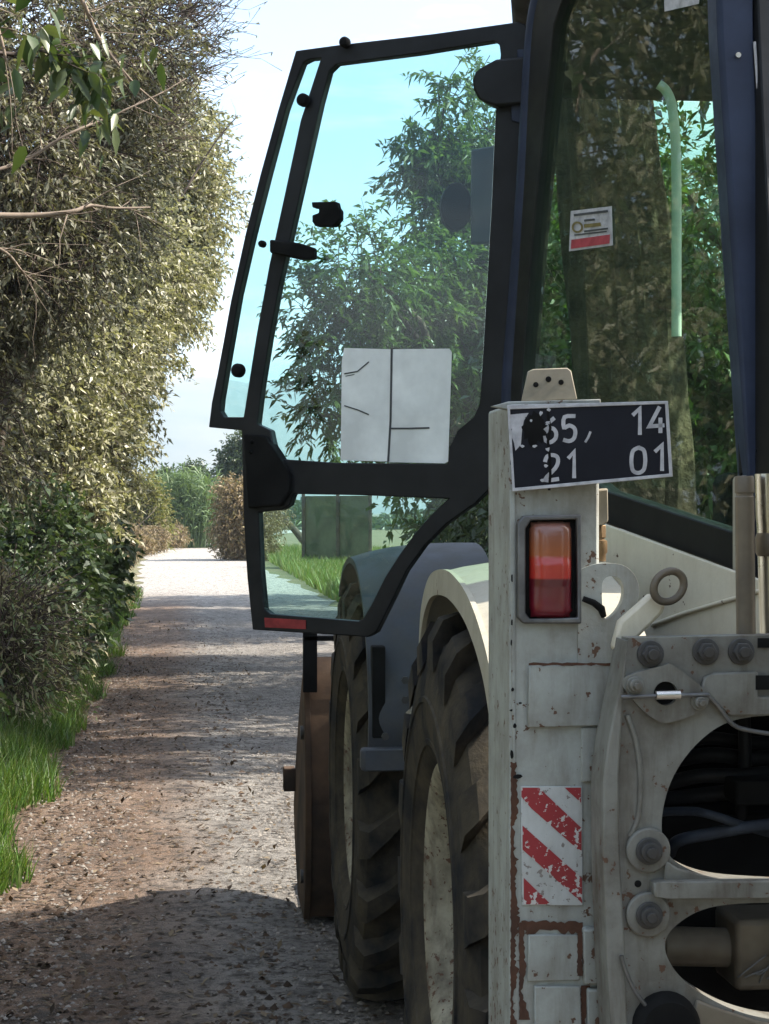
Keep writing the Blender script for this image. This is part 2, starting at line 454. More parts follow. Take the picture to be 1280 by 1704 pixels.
def road_mat():
    m, n, l, b = newmat('dusty_lane')
    v = coords(n, 'Object')
    sp = n.new('ShaderNodeSeparateXYZ'); l.new(v, sp.inputs[0])
    wob = tex(n, l, 'noise', 0.9, v, 5, 0.6)
    ad = n.new('ShaderNodeMath'); ad.operation = 'MULTIPLY_ADD'; ad.inputs[1].default_value = 0.7
    l.new(wob, ad.inputs[0]); l.new(sp.outputs['X'], ad.inputs[2])
    mr = n.new('ShaderNodeMapRange'); mr.inputs['From Min'].default_value = 0.12; mr.inputs['From Max'].default_value = 0.62
    l.new(ad.outputs[0], mr.inputs['Value'])
    f1 = tex(n, l, 'noise', 2.2, v, 8, 0.7, (1.0, 0.55, 1.0))
    f2 = tex(n, l, 'noise', 22, v, 6, 0.75)
    f3 = tex(n, l, 'noise', 120, v, 4, 0.7)
    red = ramp(n, l, f1, [(0.30, (0.13, 0.080, 0.052)), (0.52, (0.22, 0.142, 0.094)), (0.75, (0.33, 0.235, 0.168))])
    gry = ramp(n, l, f1, [(0.30, (0.18, 0.165, 0.148)), (0.5, (0.30, 0.275, 0.245)), (0.72, (0.41, 0.378, 0.335))])
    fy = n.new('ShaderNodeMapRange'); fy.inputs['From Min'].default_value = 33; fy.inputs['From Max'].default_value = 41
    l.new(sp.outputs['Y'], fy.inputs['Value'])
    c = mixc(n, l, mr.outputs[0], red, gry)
    c = mixc(n, l, fy.outputs[0], c, mixc(n, l, f1, (0.40, 0.37, 0.33), (0.52, 0.49, 0.44)))  # paler past the shade edge: sunlight painted into the lane colour
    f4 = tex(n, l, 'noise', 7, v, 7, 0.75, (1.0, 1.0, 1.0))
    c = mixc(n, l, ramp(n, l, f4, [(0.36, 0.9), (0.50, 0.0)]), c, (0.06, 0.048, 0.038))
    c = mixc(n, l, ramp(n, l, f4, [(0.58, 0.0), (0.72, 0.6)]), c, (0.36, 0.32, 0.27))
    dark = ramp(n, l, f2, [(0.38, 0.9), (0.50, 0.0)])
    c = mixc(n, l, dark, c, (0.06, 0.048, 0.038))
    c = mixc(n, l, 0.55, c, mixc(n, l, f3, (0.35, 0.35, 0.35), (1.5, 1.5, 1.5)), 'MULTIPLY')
    l.new(c, b.inputs['Base Color']); b.inputs['Roughness'].default_value = 0.92
    hs = n.new('ShaderNodeMath'); hs.operation = 'MULTIPLY_ADD'; hs.inputs[1].default_value = 0.35
    l.new(f3, hs.inputs[0]); l.new(f2, hs.inputs[2])
    bump(n, l, hs.outputs[0], b, 1.0, 0.05)
    return m
M['soil'] = ground_mat(); M['lane'] = road_mat()
g = mesh('ground', [(-6000, -400, 0), (6000, -400, 0), (6000, 9000, 0), (-6000, 9000, 0)], [(0, 1, 2, 3)], M['soil'], origin=(0, 0, 0)); g['kind'] = 'structure'
V, F = [], []
ys = list(np.arange(-30, 60, 1.0)) + list(np.arange(60, 190, 2.5))
NX = 12
for i, y in enumerate(ys):
    c = lane_c(y)
    for k in range(NX + 1):
        u = k / NX
        j = 0.10 * math.sin(y * 1.7) + 0.06 * math.sin(y * 4.1 + 1)
        x = c - 1.80 + 3.55 * u + (j if k == 0 else (-j if k == NX else 0))
        z = 0.012 - 0.008 * math.cos(2 * math.pi * u * 2) * (1 if y < 60 else 0)
        if k in (0, NX): z = 0.004
        V.append((x, y, z + 0.004))
for i in range(len(ys) - 1):
    for k in range(NX):
        a = i * (NX + 1) + k
        F.append((a, a + 1, a + NX + 2, a + NX + 1))
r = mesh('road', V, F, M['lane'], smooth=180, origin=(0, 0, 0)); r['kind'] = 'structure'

def hills():
    m, n, l, b = newmat('hill_scrub')
    v = coords(n, 'Object')
    f = tex(n, l, 'noise', 0.006, v, 8, 0.65)
    c = ramp(n, l, f, [(0.35, (0.05, 0.065, 0.03)), (0.6, (0.12, 0.11, 0.06)), (0.75, (0.17, 0.15, 0.10))])
    l.new(c, b.inputs['Base Color']); b.inputs['Roughness'].default_value = 1.0
    V, F = [], []
    nx, ny = 90, 16
    rr = random.Random(4)
    ph = [rr.uniform(0, 6.28) for _ in range(8)]
    for j in range(ny):
        for i in range(nx):
            x = -2400 + 4800 * i / (nx - 1); y = 2300 + 1300 * j / (ny - 1)
            t = j / (ny - 1)
            ridge = 165 + 42 * math.sin(x / 420 + ph[0]) + 22 * math.sin(x / 170 + ph[1]) + 10 * math.sin(x / 61 + ph[2])
            z = ridge * (math.sin(min(1, t * 1.25) * math.pi / 2) ** 1.3) * (1 - 0.5 * max(0, t - .8) / .2)
            z += 9 * math.sin(x / 90 + y / 130 + ph[3]) * t + 5 * math.sin(x / 33 - y / 47 + ph[4]) * t
            V.append((x, y, z - 2))
    for j in range(ny - 1):
        for i in range(nx - 1):
            a = j * nx + i
            F.append((a, a + 1, a + nx + 1, a + nx))
    o = mesh('hills', V, F, m, smooth=180, origin=(0, 2900, 0)); o['kind'] = 'structure'
hills()
hm = bpy.data.materials.new('haze_air'); hm.use_nodes = True
hm.node_tree.nodes.clear()
ho = hm.node_tree.nodes.new('ShaderNodeOutputMaterial')
hv = hm.node_tree.nodes.new('ShaderNodeVolumePrincipled')
hv.inputs['Color'].default_value = (0.72, 0.86, 1.0, 1)
hv.inputs['Density'].default_value = 0.00032
hv.inputs['Anisotropy'].default_value = 0.2
hm.node_tree.links.new(hv.outputs[0], ho.inputs['Volume'])
hz = MB().box(-6500, 6500, -450, 9500, -1.0, 275).build('haze', hm, smooth=None)
hz['kind'] = 'stuff'

# ------------------------------------------------------------------ THE BACKHOE LOADER
V3 = Vector
BH = empty('backhoe_loader', (1.6, 5.6, 0))
tag(BH, 'weathered cream backhoe loader parked on the lane with its cab door open', 'backhoe loader')
YP = 3.26                                           # rear face of the stabiliser post

def bolt(parent, px, py, y, r, head='hex', mat=None):
    c = PY(px, py, y); b_ = MB()
    k = r * c.y / FP
    b_.cyl(c, (0, -1, 0), k, 0.006, 28)
    b_.cyl(c + V3((0, -0.006, 0)), (0, -1, 0), k * 0.72, 0.012, 6 if head == 'hex' else 24)
    b_.cyl(c + V3((0, -0.018, 0)), (0, -1, 0), k * 0.40, 0.010, 18)
    return b_.build('bolt', mat or M['bolt'], parent, 35, 0.0012)
def ribbon(pts, w, plane):
    """flat stroke polygon through 2D px points, width w px; returns outline"""
    P = [V3((a, b, 0)) for a, b in pts]; L, R = [], []
    for i, p in enumerate(P):
        d0 = (P[i] - P[i - 1]).normalized() if i > 0 else (P[1] - P[0]).normalized()
        d1 = (P[i + 1] - P[i]).normalized() if i < len(P) - 1 else d0
        nn = V3((-(d0 + d1).y, (d0 + d1).x, 0))
        nn = nn.normalized() if nn.length > 1e-6 else V3((-d0.y, d0.x, 0))
        sc = 1 / max(0.5, nn.dot(V3((-d0.y, d0.x, 0))))
        L.append(p + nn * w / 2 * sc); R.append(p - nn * w / 2 * sc)
    return L, R
def stroke(mb, pts, w, p, nrm, off=0.0012, closed=False):
    if closed: pts = list(pts) + [pts[0]]
    L, R = ribbon(pts, w, None)
    n0 = len(mb.V); nrm = V3(nrm).normalized()
    q = [PP(a.x, a.y, p + nrm * off, nrm) for a in L] + [PP(a.x, a.y, p + nrm * off, nrm) for a in R]
    m_ = len(L)
    mb.add(q, [(i, i + 1, m_ + i + 1, m_ + i) for i in range(m_ - 1)])

# ---- stabiliser post
post = MB()
pr = [PY(848, 672, YP), PY(998, 672, YP), PY(1003, 1760, YP), PY(850, 1760, YP)]
x0, x1 = pr[0].x, pr[1].x
zt = pr[0].z
post.box(x0, x1, YP, YP + 0.235, 0.10, zt)
POST = post.build('stabiliser_post', M['post_paint'], BH, 35, 0.006)
# foot pad
fp = MB().box(x0 - 0.10, x1 + 0.12, YP - 0.06, YP + 0.30, 0.02, 0.07).box(x0 + 0.03, x1 - 0.03, YP + 0.06, YP + 0.18, 0.065, 0.11)
fp.build('foot_pad', M['dark_metal'], POST, 35, 0.006)
# face plates
plate('face_plate', [[(881, 1109), (1031, 1106), (1029, 1207), (879, 1211)]], YP - 0.012, 0.013, M['post_paint'], POST, 0.002)
plate('side_flange', [[(968, 1211), (1012, 1211), (1008, 1296), (999, 1300), (968, 1302)]], YP - 0.006, 0.2, M['post_paint'], POST, 0.002)
plate('edge_strip', [[(849, 815), (857, 815), (858, 1270), (853, 1270)]], YP - 0.003, 0.006, M['post_paint'], POST, 0.001)
plate('lower_plate', [[(880, 1556), (962, 1556), (966, 1632), (878, 1634)]], YP - 0.007, 0.009, M['post_paint'], POST, 0.002)
plate('lower_plate', [[(890, 1642), (966, 1642), (970, 1760), (890, 1760)]], YP - 0.010, 0.012, M['post_paint'], POST, 0.002)
plate('side_block', [[(972, 1546), (1004, 1546), (1006, 1640), (974, 1640)]], YP - 0.02, 0.12, M['post_paint'], POST, 0.004)
plate('side_block', [[(978, 1646), (1010, 1646), (1012, 1770), (980, 1770)]], YP - 0.015, 0.12, M['post_paint'], POST, 0.004)
# rust
rr = random.Random(3)
def rustpatch(top, bottom, px0, px1, y, wob=5):
    Lp, Rp = [], []
    yy = top
    while yy <= bottom:
        wv = 0.5 + 0.5 * math.sin(yy * 0.045 + px0) * math.sin(yy * 0.021 + 1)
        Lp.append((px0 + rr.uniform(-1, 1) * 1.2, yy)); Rp.append((px0 + 1.5 + (px1 - px0) * (0.25 + 0.85 * wv) + rr.gauss(0, wob * 0.35), yy))
        yy += rr.uniform(2.5, 6)
    q = MB(); n_ = len(Lp)
    q.add([PY(a, b_, y) for a, b_ in Lp] + [PY(a, b_, y) for a, b_ in Rp], [(i, i + n_, i + 1 + n_, i + 1) for i in range(n_ - 1)])
    q.build('rust_patch', M['rust'], POST, None)
rustpatch(1268, 1760, 850, 861, YP - 0.0022, 5)
rustpatch(1535, 1700, 864, 879, YP - 0.0030, 5)
rustpatch(1640, 1760, 967, 979, YP - 0.0035, 4)
rustpatch(1552, 1625, 961, 971, YP - 0.0075, 3)
q = MB()
tp = [(868 + i * 6, 1534 + rr.uniform(-3, 3)) for i in range(18)]; bt = [(868 + i * 6, 1551 + rr.uniform(-4, 6)) for i in range(18)]
q.add([PY(a, b_, YP - 0.0024) for a, b_ in tp] + [PY(a, b_, YP - 0.0024) for a, b_ in bt], [(i, i + 1, i + 19, i + 18) for i in range(17)])
q.build('rust_patch', M['rust'], POST, None)
q = MB()
tp = [(880 + i * 8, 1103 + rr.uniform(-1, 1)) for i in range(19)]; bt = [(880 + i * 8, 1106 + rr.uniform(0, 3)) for i in range(19)]
q.add([PY(a, b_, YP - 0.0135) for a, b_ in tp] + [PY(a, b_, YP - 0.0135) for a, b_ in bt], [(i, i + 1, i + 20, i + 19) for i in range(18)])
q.build('rust_patch', M['rust'], POST, None)
# red and white warning board
plate('warning_board', [[(867, 1309), (969, 1309), (970, 1507), (869, 1507)]], YP - 0.0035, 0.004, M['white_paint'], POST, 0.0008)
for poly in ([(868, 1311), (897, 1311), (968, 1378), (968, 1419), (884, 1345), (868, 1326)], [(870, 1374), (969, 1462), (969, 1503), (870, 1414)],
             [(872, 1461), (917, 1505), (872, 1505)], [(940, 1311), (967, 1311), (967, 1336)]):
    plate('red_stripe', [poly], YP - 0.0047, 0.001, M['red_paint'], POST, 0, None)
# dark paint chips on the corner
for (a, b_, w, h) in ((852, 1035, 4, 14), (851, 1070, 4, 12), (853, 1148, 7, 8), (866, 1170, 6, 5), (851, 1182, 6, 5), (857, 1208, 6, 9), (852, 1255, 8, 18), (862, 1292, 20, 8), (852, 962, 4, 18), (850, 770, 4, 12)):
    k = MB(); c_ = [(a + w * 0.5 * math.cos(t) * rr.uniform(.6, 1.1), b_ + h * 0.5 * math.sin(t) * rr.uniform(.6, 1.1)) for t in np.linspace(0, 6.28, 9)[:-1]]
    k.add([PY(u, v_, YP - 0.0045) for u, v_ in c_], [tuple(range(8))]); k.build('paint_chip', M['dark_metal'], POST, None)

# ---- tail light
fr_o = [(862, 870), (872, 858), (968, 856), (968, 1038), (872, 1038), (862, 1028)]
fr_i = [(875, 880), (884, 866), (960, 864), (962, 1028), (882, 1030), (875, 1020)]
TL = plate('tail_light', [fr_o, fr_i], YP - 0.016, 0.018, M['steel'], BH, 0.0025)
plate('recess', [[(874, 864), (962, 862), (962, 1030), (874, 1030)]], YP - 0.003, 0.0025, M['rubber'], TL, 0)
# bulged lens
V, F = [], []
nu, nv = 14, 26
for j in range(nv + 1):
    for i in range(nu + 1):
        u, v_ = i / nu, j / nv
        a, b_ = abs(2 * u - 1), abs(2 * v_ - 1)
        hgt = (1 - a ** 4) * (1 - b_ ** 10)
        step = 0.006 if 0.40 < v_ < 0.62 else 0.0
        p_ = PY(881 + 70 * u + (2 if v_ > .9 else 0), 868 + 160 * v_, YP - 0.004)
        if a > 0.7 and b_ > 0.9:
            p_ = PY(916 + (881 + 70 * u - 916) * 0.93, 948 + (868 + 160 * v_ - 948) * 0.985, YP - 0.004)
        V.append((p_.x, p_.y - 0.024 * hgt ** 0.6 - step * (1 - a ** 6), p_.z))
for j in range(nv):
    for i in range(nu):
        a = j * (nu + 1) + i
        F.append((a, a + 1, a + nu + 2, a + nu + 1))
mesh('lens', V, F, M['lens'], TL, 60)

# ---- number plate
NPp = PY(850, 745, YP - 0.012)
NPn = V3((-0.16, -1, 0.02)).normalized()
def npx(a, b_, off=0.0): return PP(a, b_, NPp + NPn * off, NPn)
out = [(844, 674), (1112, 667), (1120, 793), (853, 818)]
inn = [(849, 681), (1107, 672), (1114, 788), (857, 812)]
NP = MB().prism([[npx(*p_) for p_ in out]], -NPn * 0.006).build('number_plate', M['plate_black'], BH, 35, 0.001)
MB().prism([[npx(a, b_, 0.003) for a, b_ in out], [npx(a, b_, 0.003) for a, b_ in inn]], -NPn * 0.0028).build('rim', M['plate_white'], NP, 35, 0.0008)
DG = {'1': [[(0.25, 0.24), (0.68, 0.0), (0.68, 1.0)]],
      '4': [[(0.72, 0.0), (0.10, 0.72), (1.0, 0.72)], [(0.76, 0.42), (0.76, 1.0)]],
      '5': [[(0.95, 0.03), (0.16, 0.03), (0.12, 0.44), (0.5, 0.38), (0.86, 0.5), (0.94, 0.7), (0.82, 0.92), (0.48, 1.0), (0.06, 0.92)]],
      '6': [[(0.80, 0.02), (0.38, 0.24), (0.10, 0.6), (0.14, 0.86), (0.5, 1.0), (0.86, 0.86), (0.9, 0.62), (0.7, 0.45), (0.42, 0.45), (0.16, 0.6)]],
      '2': [[(0.08, 0.26), (0.2, 0.06), (0.5, 0.0), (0.84, 0.08), (0.92, 0.28), (0.74, 0.54), (0.08, 0.97), (0.98, 0.97)]],
      '0': [[(0.5, 0.0), (0.84, 0.1), (0.95, 0.35), (0.95, 0.65), (0.84, 0.9), (0.5, 1.0), (0.16, 0.9), (0.05, 0.65), (0.05, 0.35), (0.16, 0.1), (0.5, 0.0), (0.6, 0.02)]]}
for ch, a0, a1, b0, b1 in (('6', 903, 928, 695, 736), ('5', 936, 959, 692, 734), ('2', 905, 931, 757, 799), ('1', 940, 963, 752, 796),
                           ('1', 1046, 1074, 680, 724), ('4', 1078, 1106, 677, 721), ('0', 1050, 1075, 745, 787), ('1', 1083, 1111, 741, 784)):
    k = MB()
    for st in DG[ch]:
        pts = [(a0 + (a1 - a0) * u, b0 + (b1 - b0) * v_ - (u - 0.5) * 2) for u, v_ in st]
        if ch in '0562': 
            pts = [(p_.x, p_.y) for p_ in smoothpoly([(p_[0], p_[1], 0) for p_ in pts], 3)]
        stroke(k, pts, 6.6, NPp, NPn, 0.0012)
    k.build('digit', M['plate_white'], NP, None)
k = MB(); stroke(k, [(983, 718), (979, 728), (974, 736)], 4, NPp, NPn, 0.0012); k.build('scratch', M['plate_white'], NP, None)
k = MB(); k.add([npx(a, b_, 0.0014) for a, b_ in ((848, 690), (880, 687), (872, 700), (869, 716), (867, 740), (858, 750), (855, 735), (849, 722), (852, 715), (848, 705))], [tuple(range(10))])
k.build('worn_paint', M['plate_white'], NP, None)
k = MB(); k.add([npx(a, b_, 0.0018) for a, b_ in [(890 + (20 + rr.uniform(-6, 3)) * math.cos(t), 714 + (29 + rr.uniform(-9, 3)) * math.sin(t)) for t in np.linspace(0, 6.283, 35)[:-1]]], [tuple(range(34))])
k.build('soot_stain', M['rubber'], NP, None)
k = MB(); stroke(k, [(914, 672), (912, 690), (916, 712), (912, 735), (915, 760), (916, 790), (914, 816)], 4.5, NPp, NPn, 0.0022); k.build('crack', M['rubber'], NP, None)
for a, b_, s_ in ((900, 688, 5), (913, 682, 4), (912, 703, 5), (911, 748, 5), (908, 775, 4), (870, 742, 4), (890, 742, 4), (903, 800, 4), (884, 700, 3)):
    k = MB(); k.add([npx(a + s_ * math.cos(t) * rr.uniform(.4, 1.2), b_ + s_ * .8 * math.sin(t) * rr.uniform(.4, 1.2), 0.0026) for t in np.linspace(0, 6.28, 8)[:-1]], [tuple(range(7))])
    k.build('paint_fleck', M['plate_white'], NP, None)
# perforated bracket above
BR = plate('bracket', [[(868, 668), (879, 618), (888, 614), (944, 612), (951, 617), (961, 664)]], YP + 0.03, 0.006, M['tan'], BH, 0.0015)
for a, b_, s_ in ((892, 640, 4.5), (913, 631, 5), (934, 636, 4.5)):
    MB().cyl(PY(a, b_, YP + 0.0285), (0, 1, 0), s_ * 3.3 / FP, 0.002, 12).build('hole', M['rubber'], BR, None)
plate('bracket', [[(818, 676), (846, 668), (1000, 664), (1000, 676), (846, 682)]], YP + 0.008, 0.02, M['post_paint'], BH, 0.002)

# ---- hydraulic fitting beside the light
FT = plate('hose_fitting', [[(986, 816), (1012, 812), (1013, 868), (1005, 874), (989, 874), (986, 868)]], YP + 0.01, 0.04, M['tan'], BH, 0.003)
c = PY(999, 874, YP + 0.03)
MB().cyl(c, (0, 0, -1), 0.0105, 0.022, 6).build('nut', M['brass'], FT, 30, 0.001)
MB().lathe([(0.0, 0.0), (0.007, 0.0), (0.0075, 0.004), (0.0125, 0.006), (0.0125, 0.026), (0.010, 0.03), (0.010, 0.042), (0.0, 0.042)], PY(999, 894, YP + 0.03), (0, 0, -1), 20).build('coupling', M['brass'], FT, 40)

# ---- hook plate with a hole, and eye pin
outer = smoothpoly([V3((p_[0], p_[1], 0)) for p_ in [(962, 950), (985, 940), (1012, 937), (1040, 942), (1058, 960), (1064, 985), (1056, 1015), (1040, 1040), (1028, 1065), (1026, 1104), (962, 1106)]], 4)
hole = smoothpoly([V3((p_[0], p_[1], 0)) for p_ in [(1014, 959), (1030, 962), (1038, 978), (1036, 1000), (1024, 1020), (1008, 1030), (1003, 1010), (1002, 985), (1004, 967)]], 4, True)
plate('hook_plate', [[(v_.x, v_.y) for v_ in outer], [(v_.x, v_.y) for v_ in hole]], YP - 0.004, 0.022, M['post_paint'], BH, 0.004)
MB().tube([PY(970, 996, YP - 0.012), PY(988, 1003, YP - 0.016), PY(1001, 1013, YP - 0.014), PY(1005, 1026, YP - 0.01)], [0.005, 0.006, 0.007, 0.005], 10).build('rubber_stop', M['rubber'], BH, 50)
EP = MB().torus(PY(1113, 976, 3.20), (0.25, -1, 0.05), 0.0245, 0.0068, 40, 12, 1.18, (0.8, 0.1, 0.6)).build('eye_pin', M['brown_pipe'], BH, 60)
MB().prism([[PY(a, b_, 3.215) for a, b_ in ((1032, 1034), (1082, 990), (1098, 988), (1110, 1004), (1104, 1020), (1062, 1062), (1040, 1090), (1020, 1080))]], (0, 0.03, 0)).build('shank', M['cream_sunlit'], EP, 35, 0.006)

# ---- backhoe carriage (bolted frame at the right)
YC = 3.14
outl = [(1046, 1062), (1320, 1056), (1320, 1780), (1030, 1780), (1030, 1500), (1024, 1300), (1034, 1160)]
up_hole = smoothpoly([V3((p_[0], p_[1], 0)) for p_ in [(1330, 1192), (1262, 1192), (1205, 1205), (1158, 1240), (1122, 1290), (1104, 1345), (1103, 1395), (1118, 1428), (1160, 1452), (1220, 1464), (1330, 1470)]], 5)
lo_hole = smoothpoly([V3((p_[0], p_[1], 0)) for p_ in [(1330, 1502), (1230, 1504), (1170, 1514), (1128, 1538), (1108, 1566), (1114, 1600), (1148, 1640), (1210, 1676), (1270, 1694), (1330, 1700)]], 5)
uh = [(v_.x, v_.y) for v_ in up_hole]; lh = [(v_.x, v_.y) for v_ in lo_hole]
CR = plate('carriage_frame', [[(1046, 1062), (1340, 1056)] + uh + lh + [(1340, 1780), (1030, 1780), (1030, 1500), (1024, 1300), (1034, 1160)]], YC, 0.05, M['grey_paint'], BH, 0.004)
# left flange of the frame
fl = [(1046, 1064), (1036, 1120), (1012, 1235), (1004, 1300), (1004, 1420), (1010, 1600), (1022, 1780), (1048, 1780), (1040, 1560), (1032, 1420), (1030, 1290), (1038, 1170)]
plate('flange', [fl], YC - 0.012, 0.10, M['grey_paint'], CR, 0.006)
# raised inner weld line / web
web = smoothpoly([V3((p_[0], p_[1], 0)) for p_ in [(1044, 1190), (1060, 1240), (1066, 1300), (1062, 1360), (1048, 1392)]], 5)
MB().tube([PY(v_.x, v_.y, YC - 0.002) for v_ in web], 0.0045, 8).build('weld_bead', M['grey_paint'], CR, 60)
# clamp plate
clp = smoothpoly([V3((p_[0], p_[1], 0)) for p_ in [(1036, 1138), (1046, 1124), (1104, 1108), (1122, 1108), (1176, 1150), (1180, 1166), (1168, 1184), (1118, 1202), (1096, 1200), (1070, 1182), (1044, 1152)]], 3, True)
CP = plate('clamp_plate', [[(v_.x, v_.y) for v_ in clp], circ(1108, 1154, 20)], YC - 0.014, 0.0135, M['grey_paint'], CR, 0.003)
MB().cyl(PY(1108, 1154, YC - 0.001), (0, 1, 0), 20 * 3.15 / FP, 0.0009, 24).build('bore', M['rubber'], CR, None)
bolt(CP, 1056, 1140, YC - 0.014, 15, 'round', M['grey_paint']); bolt(CP, 1163, 1168, YC - 0.014, 14, 'round', M['grey_paint'])
MB().tube([PY(1034, 1160, YC - 0.024), PY(1100, 1158, YC - 0.026), PY(1180, 1156, YC - 0.024)], 0.0036, 10).build('lock_rod', M['steel'], CR, 60)
MB().tube([PY(1092, 1157, YC - 0.026), PY(1132, 1156, YC - 0.026)], 0.0075, 14).build('swivel', M['chrome'], CR, 40)
MB().tube([PY(v_.x, v_.y, YC - 0.012 - 0.004 * 0) for v_ in smoothpoly([V3((p_[0], p_[1], 0)) for p_ in [(1178, 1157), (1196, 1176), (1220, 1206), (1250, 1216), (1290, 1222)]], 4)], 0.0038, 8).build('cable', M['steel'], CR, 60)
# second raised plate on the right
rp_ = [(1166, 1150), (1172, 1128), (1190, 1120), (1262, 1118), (1262, 1160), (1320, 1160), (1320, 1190), (1216, 1192)]
plate('cover_plate', [rp_], YC - 0.012, 0.0115, M['grey_paint'], CR, 0.003)
plate('slot', [[(1262, 1062), (1320, 1062), (1320, 1078), (1262, 1078)]], YC - 0.004, 0.0035, M['rubber'], CR, 0)
plate('slot', [[(1258, 1124), (1320, 1124), (1320, 1148), (1258, 1148)]], YC - 0.0135, 0.0012, M['rubber'], CR, 0)
for a, b_ in ((1082, 1088), (1174, 1084), (1233, 1084)): bolt(CR, a, b_, YC, 23)
# bosses with big bolts, rib, hole
for a, b_ in ((1080, 1416), (1080, 1523)):
    MB().cyl(PY(a, b_, YC - 0.012), (0, 1, 0), 38 * 3.15 / FP, 0.0118, 36).build('boss', M['grey_paint'], CR, 35, 0.003)
    bolt(CR, a, b_, YC - 0.012, 23, 'round')
plate('rib', [[(1088, 1470), (1110, 1467), (1320, 1466), (1320, 1494), (1110, 1496), (1090, 1493)]], YC - 0.03, 0.0295, M['grey_paint'], CR, 0.004)
plate('gusset', [[(1108, 1432), (1130, 1446), (1200, 1464), (1106, 1468)]], YC - 0.012, 0.0115, M['grey_paint'], CR, 0.003)
MB().cyl(PY(1062, 1471, YC - 0.0015), (0, 1, 0), 6 * 3.15 / FP, 0.001, 16).build('hole', M['rubber'], CR, None)
# inside of the frame: dark web, hoses, cylinder
plate('inner_web', [[(1030, 1150), (1420, 1150), (1420, 1800), (1030, 1800)]], YC + 0.42, 0.03, M['dark_metal'], CR, 0)
pa, pb_ = PY(1032, 1150, YC + 0.05), PY(1420, 1800, YC + 0.05)
for nm_, bx_ in (('light_block_top', (pa.x, pb_.x, YC + 0.052, YC + 0.42, pa.z - 0.02, pa.z)), ('light_block_side', (pb_.x - 0.02, pb_.x, YC + 0.052, YC + 0.42, pb_.z, pa.z - 0.022)), ('light_block_side', (pa.x, pa.x + 0.012, YC + 0.052, YC + 0.42, pb_.z, pa.z - 0.022))):
    MB().box(*bx_).build(nm_, M['dark_metal'], CR, None)  # top and side walls added to keep light out of the cavity
def hose(pts, rad, mat, y0=YC + 0.15):
    P = [PY(a, b_, y0 + dy) for a, b_, dy in pts]
    MB().tube(smoothpoly(P, 6), rad, 12).build('hydraulic_hose', mat, CR, 60)
hose([(1085, 1352, 0.05), (1150, 1350, 0.0), (1190, 1358, -0.03), (1240, 1375, 0.0), (1330, 1400, 0.08)], 0.008, M['hose_blue'])
hose([(1115, 1420, 0.10), (1128, 1400, 0.03), (1180, 1388, 0.0), (1250, 1376, -0.01), (1340, 1368, 0.03)], 0.011, M['hose_blue'])
hose([(1090, 1310, 0.14), (1160, 1292, 0.1), (1230, 1290, 0.09), (1340, 1280, 0.1)], 0.013, M['hose'])
hose([(1090, 1332, 0.2), (1180, 1322, 0.16), (1260, 1314, 0.14), (1340, 1322, 0.1)], 0.014, M['hose'])
hose([(1100, 1270, 0.2), (1180, 1256, 0.15), (1260, 1262, 0.14), (1340, 1250, 0.1)], 0.014, M['hose'])
hose([(1120, 1240, 0.2), (1180, 1228, 0.18), (1260, 1236, 0.18), (1340, 1220, 0.2)], 0.012, M['hose'])
hose([(1225, 1430, 0.2), (1236, 1330, 0.12), (1240, 1260, 0.1), (1238, 1180, 0.12)], 0.012, M['hose'])
MB().box(*(lambda p0, p1: (p0.x, p1.x, YC + 0.16, YC + 0.24, p1.z, p0.z))(PY(1225, 1300, YC + .16), PY(1300, 1340, YC + .16))).build('valve_block', M['dark_metal'], CR, 35, 0.005)
ca = PY(1100, 1574, YC + 0.16); cb = PY(1224, 1577, YC + 0.16)
RC = MB().tube([ca, cb], 0.034, 28).build('swing_cylinder', M['oily'], CR, 40, 0.003)
p0, p1 = PY(1225, 1532, YC + 0.10), PY(1330, 1648, YC + 0.10)
MB().box(p0.x, p1.x, YC + 0.10, YC + 0.24, p1.z, p0.z).build('cylinder_lug', M['oily'], RC, 35, 0.01)
for k_ in range(5):
    q_ = [(1228 + 12 * k_, 1630 + rr.uniform(-10, 6), -0.062), (1245 + 12 * k_, 1610 + rr.uniform(-14, 14), -0.07), (1275 + 9 * k_, 1602 + rr.uniform(-14, 14), -0.064)]
    MB().tube(smoothpoly([PY(a, b_, YC + 0.16 + dy) for a, b_, dy in q_], 4), 0.0016, 6).build('wire', M['steel'], CR, 60)
MB().lathe([(0.0, -0.03), (0.045, -0.03), (0.055, -0.018), (0.058, 0.03), (0.0, 0.03)], PY(1108, 1706, YC - 0.004), (0, 1, 0), 26).build('hub_cap', M['dark_metal'], CR, 40)
MB().tube(smoothpoly([PY(a, b_, YC - 0.02) for a, b_ in [(1034, 1590), (1040, 1612), (1056, 1648), (1080, 1680), (1112, 1720)]], 4), 0.0036, 8).build('cable', M['steel'], CR, 60)
plate('mud_cake', [[(1160, 1664), (1200, 1680), (1270, 1702), (1320, 1706), (1320, 1780), (1150, 1780), (1150, 1700)]], YC - 0.01, 0.0095, M['oily'], CR, 0.004)

